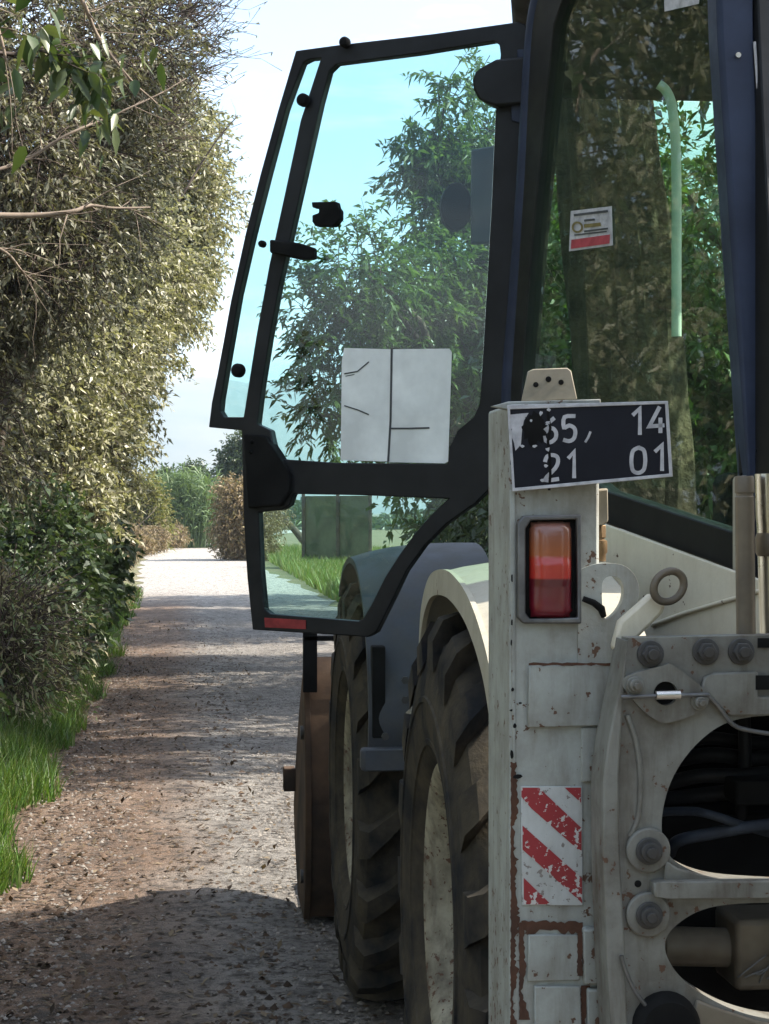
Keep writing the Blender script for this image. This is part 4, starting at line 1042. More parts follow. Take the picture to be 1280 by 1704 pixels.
def sprays(blobs, n_sprays, per, leaf, spray_len, gap=0.0, flat=0.0, droop=0.25, shell=(0.55, 1.05), bias=0.6, sag=0.15):
    """blobs: (cx,cy,cz,rx,ry,rz). Sprays of leaves growing outward through the blob shells.
    returns leaf verts/quads and twig start/end points"""
    B = np.array(blobs, dtype=float)
    area = (B[:, 3] * B[:, 4] + B[:, 4] * B[:, 5] + B[:, 3] * B[:, 5])
    idx = RNG.choice(len(B), n_sprays, p=area / area.sum())
    d = rnd_dirs(n_sprays)
    rr_ = shell[0] + (shell[1] - shell[0]) * RNG.random(n_sprays) ** 0.7
    # lumpy surface
    ph = RNG.random(3) * 6.28
    lump = 1 + 0.16 * np.sin(d[:, 0] * 5 + idx * 1.7 + ph[0]) * np.sin(d[:, 1] * 6 + idx + ph[1]) + 0.10 * np.sin(d[:, 2] * 9 + idx * 2.3 + ph[2])
    P0 = B[idx, :3] + d * B[idx, 3:6] * (rr_ * lump)[:, None]
    P0 = P0[P0[:, 2] > 0.03] if True else P0
    n = len(P0)
    d = d[:n] if n == n_sprays else unit(P0 - B[idx[:n], :3])
    out = unit(d * bias + rnd_dirs(n) * (1 - bias) + np.array([0, 0, -sag]))
    ln = spray_len * (0.6 + 0.8 * RNG.random(n))
    P1 = P0 + out * ln[:, None]
    t = (np.arange(per)[None, :] + RNG.random((n, per))) / per
    LP = P0[:, None, :] + (P1 - P0)[:, None, :] * t[..., None]
    LP[..., 2] -= (t ** 2) * ln[:, None] * sag
    ldir = unit(out[:, None, :] * 0.55 + RNG.normal(size=(n, per, 3)) * np.array([0.6, 0.6, 0.6 * (1 - flat)]))
    LP = LP.reshape(-1, 3); ldir = ldir.reshape(-1, 3)
    m_ = len(LP)
    V, Q = leaf_quads(LP, ldir, leaf[0] * (0.6 + 0.7 * RNG.random(m_)), leaf[1] * (0.7 + 0.6 * RNG.random(m_)), droop, 0.35 + 0.5 * flat)
    ok = V.reshape(-1, 4, 3)[:, :, 2].min(1) > 0.01
    return V, Q[ok], P0, P1
def branchwork(root, targets, r0, name, mat, parent, origin, seg=5, wiggle=0.12, smooth=True):
    """trunk from root plus limbs curving to the target points; one mesh"""
    mb = MB()
    root = V3(root)
    top = sum((V3(t) for t in targets), V3()) / len(targets)
    rng_ = random.Random(int(root.x * 100 + root.y * 10))
    h = (top - root)
    pts = [root, root + h * 0.25 + V3((rng_.uniform(-.1, .1), rng_.uniform(-.1, .1), 0)), root + h * 0.5 + V3((rng_.uniform(-.15, .15), rng_.uniform(-.15, .15), 0)), root + h * 0.85]
    mb.tube(smoothpoly(pts, 4), [r0 * (1.25 - 0.75 * i / 12) for i in range(13)], 10)
    for t in targets:
        t = V3(t); k = rng_.uniform(0.35, 0.8)
        a = root + h * k * 0.85
        m1 = a.lerp(t, 0.4) + V3((rng_.uniform(-1, 1), rng_.uniform(-1, 1), rng_.uniform(0, 1))) * wiggle * (t - a).length
        m2 = a.lerp(t, 0.75) + V3((rng_.uniform(-1, 1), rng_.uniform(-1, 1), rng_.uniform(0, 1))) * wiggle * 0.6 * (t - a).length
        mb.tube(smoothpoly([a, m1, m2, t], 3), [r0 * 0.5 * (1 - 0.085 * i) for i in range(10)], 7)
    return mb.build(name, mat, parent, 60, 0, origin)
def tree(name, label, cat, root, blobs, n_sprays, per, leaf, spray, lmat, bmat=None, r0=0.12, group=None, twigs=0.4, extra=None, **kw):
    o = empty(name, root)
    tag(o, label, cat, group)
    V, Q, P0, P1 = sprays(blobs, n_sprays, per, leaf, spray, **kw)
    npmesh('crown', V, Q, lmat, o, root)
    tg = [b_[:3] for b_ in blobs]
    if len(tg) > 14: tg = tg[::2]
    branchwork(root, tg, r0, 'trunk', bmat or M['bark'], o, root)
    if twigs > 0:
        k = RNG.random(len(P0)) < twigs
        a, b_ = P0[k], P1[k]
        back = a - unit(b_ - a) * spray * 0.8
        V2, Q2 = twig_tubes(back, b_, np.full(len(a), 0.006), np.full(len(a), 0.0018))
        npmesh('twigs', V2, Q2, M['dark_twig'], o, root)
    return o
def bl(px, py, y, rpx, k=(1, 1, 1)):
    c = PY(px, py, y); r_ = rpx * y / FP
    return (c.x, c.y, c.z, r_ * k[0], r_ * k[1], r_ * k[2])

# ---- left side: arching hedge trees, near to far
GL = 'hedge trees arching over the left verge'
tree('hedge_tree', 'tall olive-green hedge tree in the middle of the left row, sunlit crown leaning over lane', 'tree', (-2.3, 20.0, 0),
     [bl(90, 610, 19, 150), bl(145, 690, 20, 85), bl(180, 560, 20, 105), bl(120, 760, 18.5, 110), bl(40, 760, 18, 110), bl(0, 620, 18, 150), bl(255, 470, 20.5, 80), bl(180, 420, 20, 110), bl(-120, 650, 19, 200, (1, .7, 1)), bl(-100, 850, 19, 160), bl(130, 790, 20, 50), bl(100, 850, 18, 80)],
     7000, 13, (0.072, 0.027), 0.24, M['olive_leaf'], r0=0.13, group=GL)
tree('hedge_tree', 'hedge tree behind, with pale upper crown reaching furthest over the lane', 'tree', (-2.4, 25.5, 0),
     [bl(300, 330, 25, 85), bl(315, 440, 25, 48), bl(305, 250, 25, 66), bl(250, 400, 25, 100), bl(285, 510, 25.5, 50), bl(205, 600, 26, 55), bl(230, 300, 25, 90), bl(245, 200, 24.5, 90), bl(180, 500, 25, 100), bl(100, 500, 25, 120, (1, .8, 1)), bl(185, 690, 26, 34)],
     5000, 13, (0.080, 0.029), 0.30, M['olive_leaf'], r0=0.13, group=GL, shell=(0.45, 1.05))
tree('hedge_tree', 'furthest hedge tree of the left row, low crown ending where the sunlit lane begins', 'tree', (-2.6, 33.0, 0),
     [bl(172, 745, 32, 38), bl(192, 690, 33, 34), bl(150, 800, 32, 44), bl(210, 640, 33, 34), bl(232, 590, 33, 34), bl(130, 700, 32, 60), bl(265, 550, 33, 30), bl(150, 850, 32, 30), bl(60, 700, 33, 90, (1, .7, 1)), bl(300, 520, 34, 26), bl(100, 560, 33, 110)],
     3400, 12, (0.085, 0.028), 0.34, M['grey_leaf'], r0=0.12, group=GL)
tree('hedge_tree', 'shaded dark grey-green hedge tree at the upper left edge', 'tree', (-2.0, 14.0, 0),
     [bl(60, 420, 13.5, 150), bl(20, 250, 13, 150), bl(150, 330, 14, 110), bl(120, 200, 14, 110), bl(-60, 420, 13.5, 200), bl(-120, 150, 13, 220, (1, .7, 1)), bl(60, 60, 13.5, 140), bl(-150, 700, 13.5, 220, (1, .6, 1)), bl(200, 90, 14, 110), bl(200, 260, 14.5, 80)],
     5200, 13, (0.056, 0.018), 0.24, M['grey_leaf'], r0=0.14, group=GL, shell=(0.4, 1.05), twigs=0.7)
tree('hedge_tree', 'nearest hedge tree on the left verge beside the parked machine', 'tree', (-2.6, 7.5, 0),
     [(-2.5, 7.0, 1.6, 0.8, 1.6, 1.4), (-2.4, 8.6, 2.4, 0.85, 1.5, 1.4), (-2.7, 5.6, 2.6, 0.9, 1.5, 1.3), (-2.6, 10.0, 1.3, 0.75, 1.4, 1.1), (-2.8, 7.4, 3.8, 1.0, 2.2, 1.2), (-2.9, 4.2, 1.5, 0.9, 1.4, 1.3), (-3.2, 9.0, 5.0, 1.2, 2.2, 1.4), (-3.3, 5.4, 4.6, 1.2, 2.0, 1.4), (-3.4, 11.0, 3.4, 1.1, 2.0, 2.0)],
     6500, 12, (0.085, 0.034), 0.28, M['olive_leaf'], r0=0.13, group=GL)

tree('reflection_tree', 'unseen brown-leaved tree behind the nearest hedge tree, added for the window reflection', 'tree', (-4.6, 8.5, 0),
     [(-4.6, 8.5, 2.2, 1.1, 1.6, 2.0), (-4.7, 6.2, 2.4, 1.1, 1.6, 2.2), (-4.7, 11.0, 2.4, 1.1, 1.6, 2.2), (-4.6, 8.0, 5.2, 1.3, 2.2, 1.8), (-4.8, 12.5, 5.0, 1.3, 2.2, 2.0), (-4.8, 4.0, 4.6, 1.3, 2.2, 2.2)],
     2600, 12, (0.16, 0.07), 0.4, M['vine_leaf'], r0=0.2, twigs=0.0, shell=(0.3, 1.0))  # out-of-view tree added to turn the quarter window reflection brown
# twiggy bare tree at the top left
def bare_tree():
    root = V3((-2.2, 16.5, 0))
    o = empty('bare_twig_tree', root)
    tag(o, 'leafless brown tree fanning fine bare twigs against the sky, top left', 'tree')
    branchwork(root, [PY(150, 60, 16), PY(260, 120, 16.3), PY(230, 20, 16.3), PY(90, 200, 15.8), PY(200, 240, 16.4)], 0.09, 'trunk', M['dark_twig'], o, root)
    A, Bv, r0, r1 = [], [], [], []
    rg = random.Random(5)
    starts = [(150, 60), (200, 120), (230, 20), (160, 190), (110, 110), (190, 230), (240, 90), (260, 30), (220, 170)]
    for k in range(420):
        s = rg.choice(starts)
        yy = 16 + rg.uniform(-.5, .8)
        p = PY(s[0] + rg.uniform(-40, 70), s[1] + rg.uniform(-50, 50), yy)
        ang = math.radians(rg.gauss(-12, 30)); ln = rg.uniform(50, 130) * yy / FP
        d = V3((math.cos(ang), rg.uniform(-.5, .5), -math.sin(ang))).normalized()
        rad = 0.009
        for j in range(5):
            q_ = p + d * ln / 5
            A.append(p); Bv.append(q_); r0.append(rad); r1.append(rad * 0.75); rad *= 0.75
            if rg.random() < 0.8:
                d2 = (d + V3((rg.uniform(-.7, .7), rg.uniform(-.7, .7), rg.uniform(-.6, .8)))).normalized()
                A.append(q_); Bv.append(q_ + d2 * ln * 0.35); r0.append(rad * .7); r1.append(0.003)
            p = q_
            d = (d + V3((rg.uniform(-.18, .18), rg.uniform(-.18, .18), rg.uniform(-.05, .26)))).normalized()
    V_, Q_ = twig_tubes(np.array(A), np.array(Bv), np.array(r0), np.array(r1))
    npmesh('twigs', V_, Q_, M['dark_twig'], o, root)
    # a few remaining small leaves at the tips
    Bn = np.array(Bv)[RNG.random(len(Bv)) < 0.5]
    V_, Q_ = leaf_quads(Bn, rnd_dirs(len(Bn)), 0.03 + 0.03 * RNG.random(len(Bn)), 0.012 + 0.01 * RNG.random(len(Bn)))
    npmesh('crown', V_, Q_, M['grey_leaf'], o, root)
bare_tree()

# near overhanging branches at the top left (bare, pale, sunlit)
def bough(label, pts, y, rads, mat, side=14, seed=1, leafy=None):
    root = PY(pts[0][0], pts[0][1], y)
    o = empty('overhanging_branch', root)
    tag(o, label, 'branch', None)
    rg = random.Random(seed)
    P = smoothpoly([PY(a, b_, y + dy) for a, b_, dy in pts], 6)
    rl = [rads[0] + (rads[1] - rads[0]) * i / (len(P) - 1) for i in range(len(P))]
    mb = MB().tube(P, rl, 8)
    A, Bv, R0, R1 = [], [], [], []
    for k in range(side):
        i = rg.randrange(1, len(P) - 1)
        T = (P[i + 1] - P[i - 1]).normalized()
        d = (T * 0.8 + V3((rg.uniform(-1, 1), rg.uniform(-.6, .6), rg.uniform(-1, .9)))).normalized()
        ln = rg.uniform(0.12, 0.42); p = P[i]; rad = rl[i] * 0.5
        for j in range(4):
            q_ = p + d * ln / 4
            A.append(p); Bv.append(q_); R0.append(rad); R1.append(rad * .7); rad *= .7
            p = q_; d = (d + V3((rg.uniform(-.3, .3), rg.uniform(-.3, .3), rg.uniform(-.3, .2)))).normalized()
    mb.build('stem', mat, o, 60, 0, root)
    V_, Q_ = twig_tubes(np.array(A), np.array(Bv), np.array(R0), np.array(R1))
    npmesh('twigs', V_, Q_, mat, o, root)
    if leafy:
        n_, L_, W_ = leafy
        k = RNG.integers(0, len(Bv), n_)
        LP = np.array(Bv)[k] + RNG.normal(size=(n_, 3)) * 0.03
        dv = unit(RNG.normal(size=(n_, 3)) * np.array([.8, .8, .5]) + np.array([0.1, -0.1, -0.7]))
        V_, Q_ = leaf_blades(LP, dv, L_ * (0.6 + 0.6 * RNG.random(n_)), W_ * (0.7 + 0.5 * RNG.random(n_)), 0.3, 0.3)
        npmesh('leaves', V_, Q_, M['big_leaf'], o, root)
    return o
bough('pale bare branch running level across the left edge, forked at its end', [(-140, 360, 0), (-40, 358, 0), (60, 358, .1), (120, 352, .1), (150, 342, .15), (190, 346, .2), (250, 345, .3)], 9.0, (0.017, 0.004), M['twig'], 16, 2)
bough('pale bare branch slanting down from the top edge towards the sky gap', [(90, -60, 0), (136, 0, 0), (160, 55, .1), (195, 105, .1), (225, 140, .2), (262, 172, .3)], 9.5, (0.013, 0.003), M['twig'], 14, 3)
bough('thin grey branch rising from the left edge below the broad leaves', [(-120, 300, 0), (-20, 286, 0), (50, 262, .1), (110, 225, .1), (180, 195, .2), (262, 158, .3), (310, 130, .4)], 10.0, (0.011, 0.003), M['twig'], 16, 4)
bough('long thin twig standing out against the sky right of the hedge', [(230, 430, 0), (300, 330, 0), (330, 280, .1), (362, 232, .1), (396, 192, .2)], 22.0, (0.016, 0.006), M['dark_twig'], 12, 8)
bough('leafy branch with broad green leaves hanging at the top left corner', [(-160, 60, 0), (-60, 80, 0), (20, 90, .1), (70, 80, .1), (120, 95, .2), (150, 130, .2)], 8.0, (0.014, 0.004), M['dark_twig'], 46, 6, (210, 0.10, 0.042))
bough('reddish leafy twig hanging at the extreme top left corner', [(-60, -40, 0), (-20, 10, 0), (0, 60, 0), (10, 100, .0)], 6.2, (0.011, 0.004), M['twig'], 12, 9, (26, 0.09, 0.04))
bough('bare twigs with a few orange tips at the left edge below the level branch', [(-100, 420, 0), (-30, 410, 0), (10, 420, 0), (40, 455, .1), (60, 470, .1)], 8.6, (0.01, 0.003), M['twig'], 18, 12)

# lower shrubs of the left verge
GS = 'shrubs at the foot of the left hedge'
def shrub(label, blobs, n_sprays, per, leaf, spray, lmat, name='verge_shrub', group=GS, cat='shrub', **kw):
    B0 = blobs[0]
    return tree(name, label, cat, (B0[0], B0[1], 0), blobs, n_sprays, per, leaf, spray, lmat, bmat=M['dark_twig'], r0=0.03, group=group, **kw)
shrub('dark glossy-leaved shrub at the verge, jutting towards the sunlit lane', [bl(125, 930, 22, 45), bl(160, 880, 22, 26), bl(90, 900, 21, 50), bl(150, 975, 22, 32), bl(105, 1005, 21, 45)], 900, 11, (0.13, 0.055), 0.3, M['dark_leaf'])
shrub('dark green bramble mound below the hedge, left of the glossy shrub', [bl(60, 940, 17, 90), bl(10, 1000, 16.5, 90), bl(70, 1010, 17, 65), bl(20, 1070, 16.5, 65), bl(85, 1060, 18, 40)], 1700, 11, (0.085, 0.042), 0.3, M['dark_leaf'])
shrub('tangle of dry brown vines at the left edge above the grass', [bl(-20, 1110, 14, 80), bl(50, 1090, 15, 60), bl(-60, 1060, 14, 110), bl(30, 1030, 14.5, 60), bl(100, 1050, 18, 36)], 1100, 9, (0.07, 0.02), 0.42, M['vine_leaf'], twigs=1.0, bias=0.3)
shrub('small reddish dry weed standing at the lane edge by the shadow line', [bl(200, 1015, 33, 14), bl(212, 985, 34, 9), bl(190, 1035, 31, 16)], 160, 8, (0.08, 0.02), 0.3, M['dry_leaf'], name='dry_weed')
shrub('low dark shrub at the left edge below the nearest hedge tree', [(-1.75, 9.5, 0.35, 0.45, 1.2, 0.45), (-1.75, 11.8, 0.45, 0.5, 1.3, 0.55), (-1.9, 7.3, 0.4, 0.5, 1.2, 0.5)], 1100, 10, (0.07, 0.03), 0.25, M['dark_leaf'])
shrub('low dark shrub under the hedge beyond the dry vines', [(-2.0, 27, 0.5, 0.55, 2.5, 0.7), (-2.1, 31, 0.6, 0.55, 2.5, 0.8), (-2.0, 23.5, 0.5, 0.5, 1.8, 0.6)], 1000, 10, (0.1, 0.045), 0.3, M['dark_leaf'])

# ---- grass
def grass(name, label, n, xf, yr, h, w, mat, lean=0.35, dens=None):
    y = yr[0] + (yr[1] - yr[0]) * RNG.random(n) ** 1.25
    x0_, x1_ = xf
    u = RNG.random(n)
    jag = 0.10 * np.sin(y * 2.3) + 0.07 * np.sin(y * 5.1 + 1)
    x = x0_ + (x1_ + jag - x0_) * u
    hh = h * (0.45 + 0.8 * RNG.random(n)) * np.clip(1.15 - 0.5 * u ** 3, 0.3, 1.2)
    base = np.stack([x, y, np.zeros(n)], 1)
    d = RNG.normal(size=(n, 2)) * lean
    tip = base + np.stack([d[:, 0] * hh, d[:, 1] * hh, hh], 1)
    mid = base * 0.5 + tip * 0.5; mid[:, 2] += hh * 0.12
    a = RNG.random(n) * 6.28
    s = np.stack([np.cos(a), np.sin(a), np.zeros(n)], 1) * (w * (0.6 + 0.8 * RNG.random(n)))[:, None]
    V = np.stack([base - s * .5, base + s * .5, mid + s * .35, tip, mid - s * .35], 1).reshape(-1, 3)
    b5 = np.arange(n)[:, None] * 5
    Q = np.concatenate([b5 + np.array([[0, 1, 2, 4]]), b5 + np.array([[4, 2, 3, 3]])], 0)
    # second part as tri-like: use triangles for all
    T = np.concatenate([b5 + np.array([[0, 1, 2]]), b5 + np.array([[0, 2, 4]]), b5 + np.array([[4, 2, 3]])], 0)
    o = npmesh(name, V, T, mat, None, (x0_, yr[0], 0))
    return tag(o, label, 'grass', kind='stuff')
grass('verge_grass', 'bright green grass along the left edge of the lane', 46000, (-2.0, -0.86), (6.4, 24), 0.25, 0.008, M['grass_leaf'])
grass('far_verge_grass', 'sparse grass on the left verge further up the lane', 9000, (-1.9, -0.95), (24, 40), 0.22, 0.014, M['grass_leaf'])
grass('dry_verge_grass', 'dry straw-coloured grass on the left bank of the sunlit bend', 9000, (-6.0, -1.65), (40, 98), 0.45, 0.03, M['dry_leaf'])
grass('field_grass', 'sunlit green grass bank on the right of the lane', 26000, (2.75, 9.0), (36, 80), 0.32, 0.03, M['field_grass'])
grass('right_verge_grass', 'grass along the right edge of the lane', 9000, (2.75, 5.0), (8, 36), 0.25, 0.014, M['grass_leaf'])

# ---- litter and gravel
def scatter(name, label, n, xr, yr, size, mat, flat, cat):
    y = yr[0] + (yr[1] - yr[0]) * RNG.random(n) ** 1.4
    x = xr[0] + (xr[1] - xr[0]) * RNG.random(n) ** (1.5 if cat == 'leaves' else 1.0)
    P = np.stack([x, y, np.full(n, 0.024 if flat else 0.018)], 1)
    if flat:
        dv = RNG.normal(size=(n, 3)); dv[:, 2] = np.abs(dv[:, 2]) * 0.18; dv = unit(dv)
        V, Q = leaf_quads(P, dv, size * (0.5 + RNG.random(n)), size * 0.42 * (0.6 + 0.8 * RNG.random(n)), 0.0, 0.92)
        o = npmesh(name, V, Q, mat, None, (0, yr[0], 0))
    else:
        s = size * (0.4 + 1.2 * RNG.random(n) ** 2.5)
        base = np.array([[1, 0, 0], [.3, .95, 0], [-.8, .6, 0], [-.8, -.6, 0], [.3, -.95, 0], [0.1, 0.05, 0.75]])
        V = P[:, None, :] + base[None] * s[:, None, None] * (0.7 + 0.6 * RNG.random((n, 6, 1)))
        a = RNG.random(n) * 6.28
        b6 = np.arange(n)[:, None] * 6
        T = np.concatenate([b6 + np.array([[i, (i + 1) % 5, 5]]) for i in range(5)], 0)
        o = npmesh(name, V.reshape(-1, 3), T, mat, None, (0, yr[0], 0))
    return tag(o, label, cat, kind='stuff')
scatter('fallen_leaves', 'brown fallen leaves and straw littering the reddish left side of the lane', 6000, (-0.95, 0.65), (5.8, 30), 0.042, M['litter'], True, 'leaves')
scatter('gravel', 'loose grey gravel on the worn lane surface', 30000, (-0.85, 2.6), (5.8, 26), 0.0085, M['pebble'], False, 'gravel')

M['clod'] = leafmat('soil_clod', [(0.05, 0.033, 0.023), (0.09, 0.06, 0.04), (0.03, 0.022, 0.016), (0.13, 0.09, 0.065)], 0.0, 0.95, 0.1)
scatter('soil_clods', 'crumbly brown soil clods along the left side and wheel ruts of the lane', 3600, (-0.95, 0.35), (5.8, 22), 0.014, M['clod'], False, 'soil')
# ---- right side: pinnate-leaved trees and shade trees
GR_ = 'broadleaf trees on the right of the lane'
tree('pinnate_tree', 'feathery-leaved green tree seen through the door glass', 'tree', (4.2, 20.5, 0),
     [bl(600, 450, 19, 85), bl(530, 510, 19, 55), bl(660, 520, 19.5, 90), bl(570, 580, 19, 70), bl(730, 460, 20, 90), bl(770, 600, 20, 90), bl(560, 660, 19.5, 60), bl(680, 640, 20, 80), bl(880, 500, 20.5, 130), bl(1000, 350, 21, 160), bl(1100, 550, 21, 180), bl(530, 690, 19, 30)],
     2300, 16, (0.115, 0.034), 0.34, M['melia_leaf'], r0=0.14, group=GR_, flat=0.5, shell=(0.3, 1.05), twigs=0.3)
tree('slender_tree', 'slender upright tree with airy leaves rising above the feathery one, behind the mirror', 'tree', (4.0, 22.0, 0),
     [bl(745, 150, 21, 28, (1, 1, 2.3)), bl(740, 250, 21, 52, (1, 1, 1.2)), bl(700, 270, 21, 36, (1, 1, 1.6)), bl(770, 290, 21.5, 55), bl(730, 350, 21.5, 60), bl(810, 240, 21.5, 30, (1, 1, 2)), bl(800, 120, 22, 20), bl(840, 300, 22, 70)],
     560, 15, (0.12, 0.034), 0.32, M['melia_leaf'], r0=0.08, group=GR_, shell=(0.2, 1.05), twigs=0.6)
def shade_tree(label, x, y, h, n_sprays, seed, leaf=(0.15, 0.07), rx=2.0, lowz=0.32):
    rg = random.Random(seed)
    bl_ = []
    for k in range(11):
        t = rg.random()
        bl_.append((x + rg.uniform(-rx, rx) * 0.7, y + rg.uniform(-1, 1) * 1.6, h * (lowz + (0.86 - lowz) * t), rg.uniform(.75, 1.25), rg.uniform(.8, 1.4), rg.uniform(.7, 1.1)))
    return tree('shade_tree', label, 'tree', (x, y, 0), bl_, n_sprays, 13, leaf, 0.45, M['melia_leaf'], r0=0.16, group=GR_, shell=(0.3, 1.05), twigs=0.0)
shade_tree('leafy shade tree on the right verge just ahead of the loader bucket', 5.6, 15.6, 7.0, 1200, 21, leaf=(0.13, 0.05))
shade_tree('leafy shade tree on the right verge well ahead, left of the grass bank', 5.4, 25.5, 7.0, 1500, 22)
shade_tree('leafy shade tree furthest along the right verge, at the edge of the shade', 5.2, 30.5, 7.0, 1500, 23)
shade_tree('leafy shade tree ending the shade on the right verge', 5.0, 35.6, 7.0, 1500, 24)
shade_tree('unseen leafy tree right of the cab, added to shade the near lane', 6.6, 6.4, 8.5, 1500, 25)  # out-of-view tree added to cast shade beside the machine
# big trunk beyond the cab
def big_trunk():
    root = V3((3.05, 13.6, 0))
    o = empty('old_tree', root)
    tag(o, 'thick old tree with deeply furrowed brown bark, seen through the cab quarter window', 'tree')
    V_, F_ = [], []
    nz_, na = 60, 48
    rg = random.Random(2); ph = [rg.uniform(0, 6.28) for _ in range(6)]
    for j in range(nz_ + 1):
        t = j / nz_; z = 7.5 * t
        cx = root.x + 0.15 * math.sin(z * 0.8) ; cy = root.y + 0.1 * math.sin(z * 0.7 + 1)
        rad = 0.42 + 0.25 * math.exp(-z * 1.6) - 0.02 * z
        for k in range(na):
            a = 2 * math.pi * k / na
            fur = 0.035 * abs(math.sin(a * 9 + 0.8 * math.sin(z * 1.7 + ph[0]) + ph[1])) + 0.02 * math.sin(a * 17 + z * 2 + ph[2]) + 0.03 * math.sin(a * 3 + z + ph[3])
            V_.append((cx + (rad + fur) * math.cos(a), cy + (rad + fur) * math.sin(a), z))
    for j in range(nz_):
        for k in range(na):
            a, b_ = j * na + k, j * na + (k + 1) % na
            F_.append((a, b_, b_ + na, a + na))
    mesh('trunk', V_, F_, M['bark_rough'], o, 80, 0, root)
    bl_ = [(root.x + rg.uniform(0.4, 3.2), root.y + rg.uniform(-1.9, 1.2), rg.uniform(3.8, 7.2), rg.uniform(.8, 1.2), rg.uniform(.8, 1.3), rg.uniform(.7, 1.0)) for _ in range(10)]
    V_, Q_, a, b_ = sprays(bl_, 950, 13, (0.12, 0.05), 0.42)
    npmesh('crown', V_, Q_, M['melia_leaf'], o, root)
big_trunk()
# hedge / shrubs right of the lane, behind the machine
GB = 'bushes right of the lane'
def bush(label, x, y, rx, ry, h, n_sprays, leaf, lmat, seed, name='bush', group=GB):
    rg = random.Random(seed)
    B_ = [(x + rg.uniform(-rx, rx) * .6, y + rg.uniform(-ry, ry) * .6, h * rg.uniform(.25, .7), rx * rg.uniform(.4, .6), ry * rg.uniform(.4, .6), h * rg.uniform(.25, .38)) for _ in range(7)]
    return tree(name, label, 'bush', (x, y, 0), B_, n_sprays, 11, leaf, h * 0.16, lmat, bmat=M['dark_twig'], r0=0.04, group=group, twigs=0.3, shell=(0.4, 1.05))
bush('dense green bush right of the cab, low behind the rear quarter window', 4.2, 9.6, 1.2, 2.2, 2.3, 1300, (0.10, 0.045), M['dark_leaf'], 31)
bush('dark bush on the right verge between cab and shade trees', 4.5, 18.0, 1.4, 2.2, 4.4, 1800, (0.12, 0.05), M['dark_leaf'], 32)
bush('dark bush at the foot of the right-hand shade trees', 4.4, 27.5, 1.3, 3.0, 2.2, 1200, (0.14, 0.06), M['dark_leaf'], 33)
# far bank
tree('dry_bush', 'tall dry brown bush on the right side of the bend', 'bush', (3.2, 67, 0),
     [bl(395, 830, 66, 26), bl(388, 880, 66, 24), bl(410, 870, 66, 34), bl(392, 915, 66, 22), bl(430, 850, 67, 34), bl(420, 905, 66, 30)], 2600, 11, (0.14, 0.045), 0.5, M['dry_leaf'], bmat=M['dark_twig'], r0=0.06, group='bushes around the bend', twigs=0.6)
tree('far_tree', 'grey-green tree standing up behind the dry bush by the door edge', 'tree', (6.0, 96, 0),
     [bl(398, 770, 95, 24), bl(385, 800, 95, 16), bl(412, 745, 95, 22), bl(425, 790, 95, 34), bl(392, 830, 95, 20)], 2000, 10, (0.22, 0.09), 0.6, M['dark_leaf'], r0=0.16, group='far trees beyond the bend', twigs=0.2)
tree('far_tree', 'round dark green tree in the middle beyond the bend', 'tree', (-1.0, 112, 0),
     [bl(322, 805, 110, 24), bl(305, 815, 110, 16), bl(335, 825, 110, 18), bl(318, 840, 110, 24), bl(290, 850, 110, 24)], 2200, 10, (0.22, 0.09), 0.6, M['dark_leaf'], r0=0.16, group='far trees beyond the bend', twigs=0.2)
tree('far_tree', 'small pointed dark tree left of the round one beyond the bend', 'tree', (-3.2, 108, 0),
     [bl(277, 812, 106, 15, (1, 1, 1.6)), bl(272, 845, 106, 18), bl(286, 838, 106, 14)], 380, 10, (0.36, 0.14), 0.6, M['dark_leaf'], r0=0.12, group='far trees beyond the bend', twigs=0.2)
tree('yellow_bush', 'yellow-green bush on the left of the bend', 'bush', (-5.0, 82, 0),
     [bl(240, 838, 80, 22), bl(228, 868, 80, 24), bl(250, 875, 80, 20), bl(238, 805, 80, 12)], 1500, 11, (0.17, 0.055), 0.6, M['yellow_leaf'], bmat=M['dark_twig'], r0=0.06, group='bushes around the bend', twigs=0.3)
# reeds
def reeds():
    root = V3((-2.0, 92, 0)); n_ = 900
    c = PY(305, 870, 90); c.z = 0
    o = empty('giant_reed', c)
    tag(o, 'clump of pale green giant reeds in the middle of the bend', 'reeds', 'bushes around the bend')
    sx = RNG.normal(size=n_) * 0.75; sy = RNG.normal(size=n_) * 0.7
    base = np.stack([c.x + sx, c.y + sy, np.zeros(n_)], 1)
    hgt = 2.3 + 1.4 * RNG.random(n_) - 0.5 * np.abs(sx)
    tip = base + np.stack([sx * 0.5 + RNG.normal(size=n_) * .3, RNG.normal(size=n_) * .3, hgt], 1)
    t = 0.25 + 0.75 * RNG.random((n_, 7))
    P = (base[:, None] + (tip - base)[:, None] * t[..., None]).reshape(-1, 3)
    dv = unit(RNG.normal(size=(len(P), 3)) * np.array([.6, .6, .25]) + np.array([0, 0, .75]))
    V_, Q_ = leaf_quads(P, dv, 0.6 + 0.5 * RNG.random(len(P)), 0.05 + 0.03 * RNG.random(len(P)), 0.35, 0.5)
    npmesh('leaves', V_, Q_, M['reed_leaf'], o, c)
    V_, Q_ = twig_tubes(base, tip, np.full(n_, .014), np.full(n_, .004))
    npmesh('stalks', V_, Q_, M['reed_leaf'], o, c)
reeds()
tree('dry_brush', 'low bank of dry brown brush along the left of the bend', 'bush', (-1.6, 86, 0),
     [bl(260, 895, 78, 20), bl(290, 890, 86, 18), bl(235, 905, 72, 20), bl(320, 885, 96, 18), bl(345, 872, 104, 18), bl(360, 850, 108, 20), bl(215, 890, 70, 20)], 2400, 10, (0.15, 0.035), 0.45, M['dry_leaf'], bmat=M['dark_twig'], r0=0.04, group='bushes around the bend', twigs=0.5)
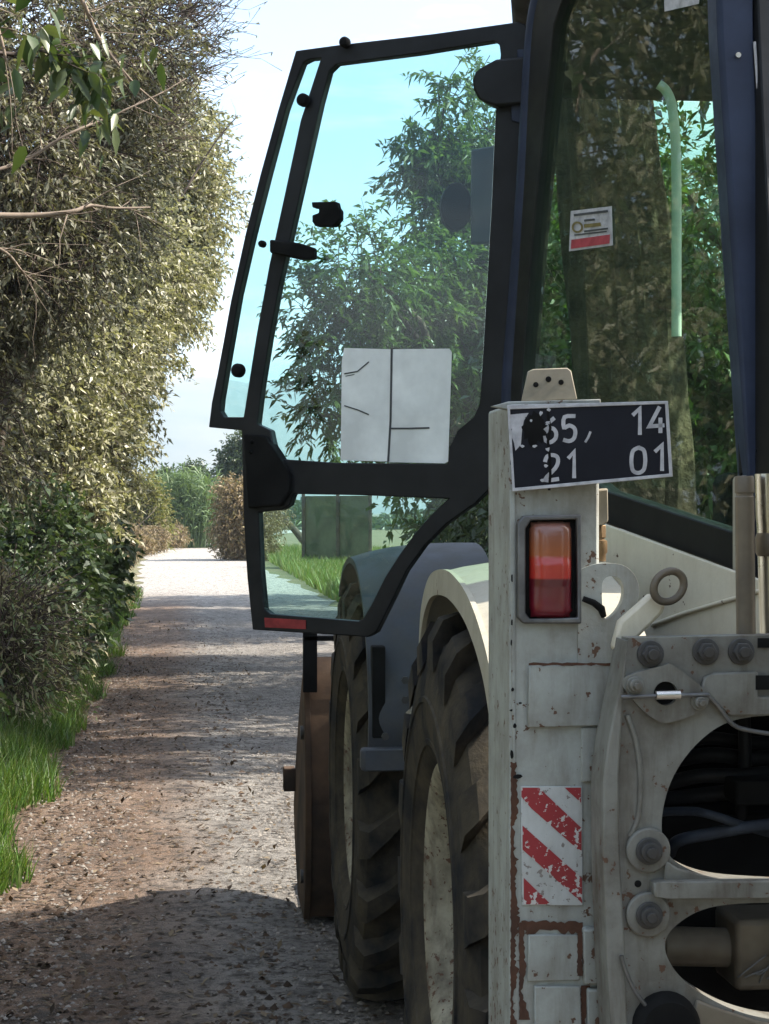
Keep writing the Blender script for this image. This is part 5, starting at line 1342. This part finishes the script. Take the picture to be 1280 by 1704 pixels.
# far wood line either side so the horizon closes
def woodline(name, label, xr, y, h, n_, mat):
    x = xr[0] + (xr[1] - xr[0]) * RNG.random(n_); yy = y + RNG.normal(size=n_) * 6
    top = h * (0.65 + 0.25 * np.sin(x * 0.21) + 0.18 * np.sin(x * 0.57 + 1))
    P = np.stack([x, yy, np.maximum(0.1, top * RNG.random(n_))], 1)
    V_, Q_ = leaf_quads(P, rnd_dirs(n_), 0.7 + 0.6 * RNG.random(n_), 0.35 + 0.3 * RNG.random(n_))
    o = npmesh(name, V_, Q_, mat, None, (xr[0], y, 0))
    tag(o, label, 'trees', kind='stuff')
woodline('far_wood', 'distant line of trees closing the fields beyond the bend', (-70, 90), 190, 2.6, 22000, M['dark_leaf'])
# shade-net fence on the right bank
FNC = empty('net_fence', (6.0, 60, 0))
tag(FNC, 'olive green shade-net fence with posts on the right bank, seen through the lower door glass', 'fence')
M['net'] = simple('olive_net', (0.10, 0.105, 0.05), 0.9, 0, 0.3, 12, 0.1)
fx = [PY(505, 870, 58), PY(562, 868, 57), PY(616, 866, 56)]
for p_ in fx:
    MB().box(p_.x - 0.05, p_.x + 0.05, p_.y - 0.05, p_.y + 0.05, 0, 2.3).build('fence_post', M['bark'], FNC, 35, 0.01)
for i in range(2):
    a, b_ = fx[i], fx[i + 1]
    MB().prism([[(a.x + 0.05, a.y, 0.25), (b_.x - 0.05, b_.y, 0.25), (b_.x - 0.05, b_.y, 2.15), (a.x + 0.05, a.y, 2.15)]], (0, 0.02, 0)).build('net_panel', M['net'], FNC, None)

# ---- unseen trees added behind the camera to darken glass reflections and rear faces
for i_, (x_, y_, h_, lab_) in enumerate(((-4.2, -3.0, 7.5, 'unseen leafy tree added on the left verge behind the viewpoint'), (-3.6, -11.0, 8.0, 'second unseen leafy tree added on the left verge behind the viewpoint'),
        (4.6, -6.5, 8.0, 'unseen leafy tree added on the right verge behind the viewpoint'), (4.9, -14.0, 8.5, 'second unseen leafy tree added on the right verge behind the viewpoint'), (0.5, -24.0, 9.0, 'unseen leafy tree added across the lane behind the viewpoint'))):
    shade_tree(lab_, x_, y_, h_, 1100, 60 + i_, leaf=(0.2, 0.09), lowz=0.2)
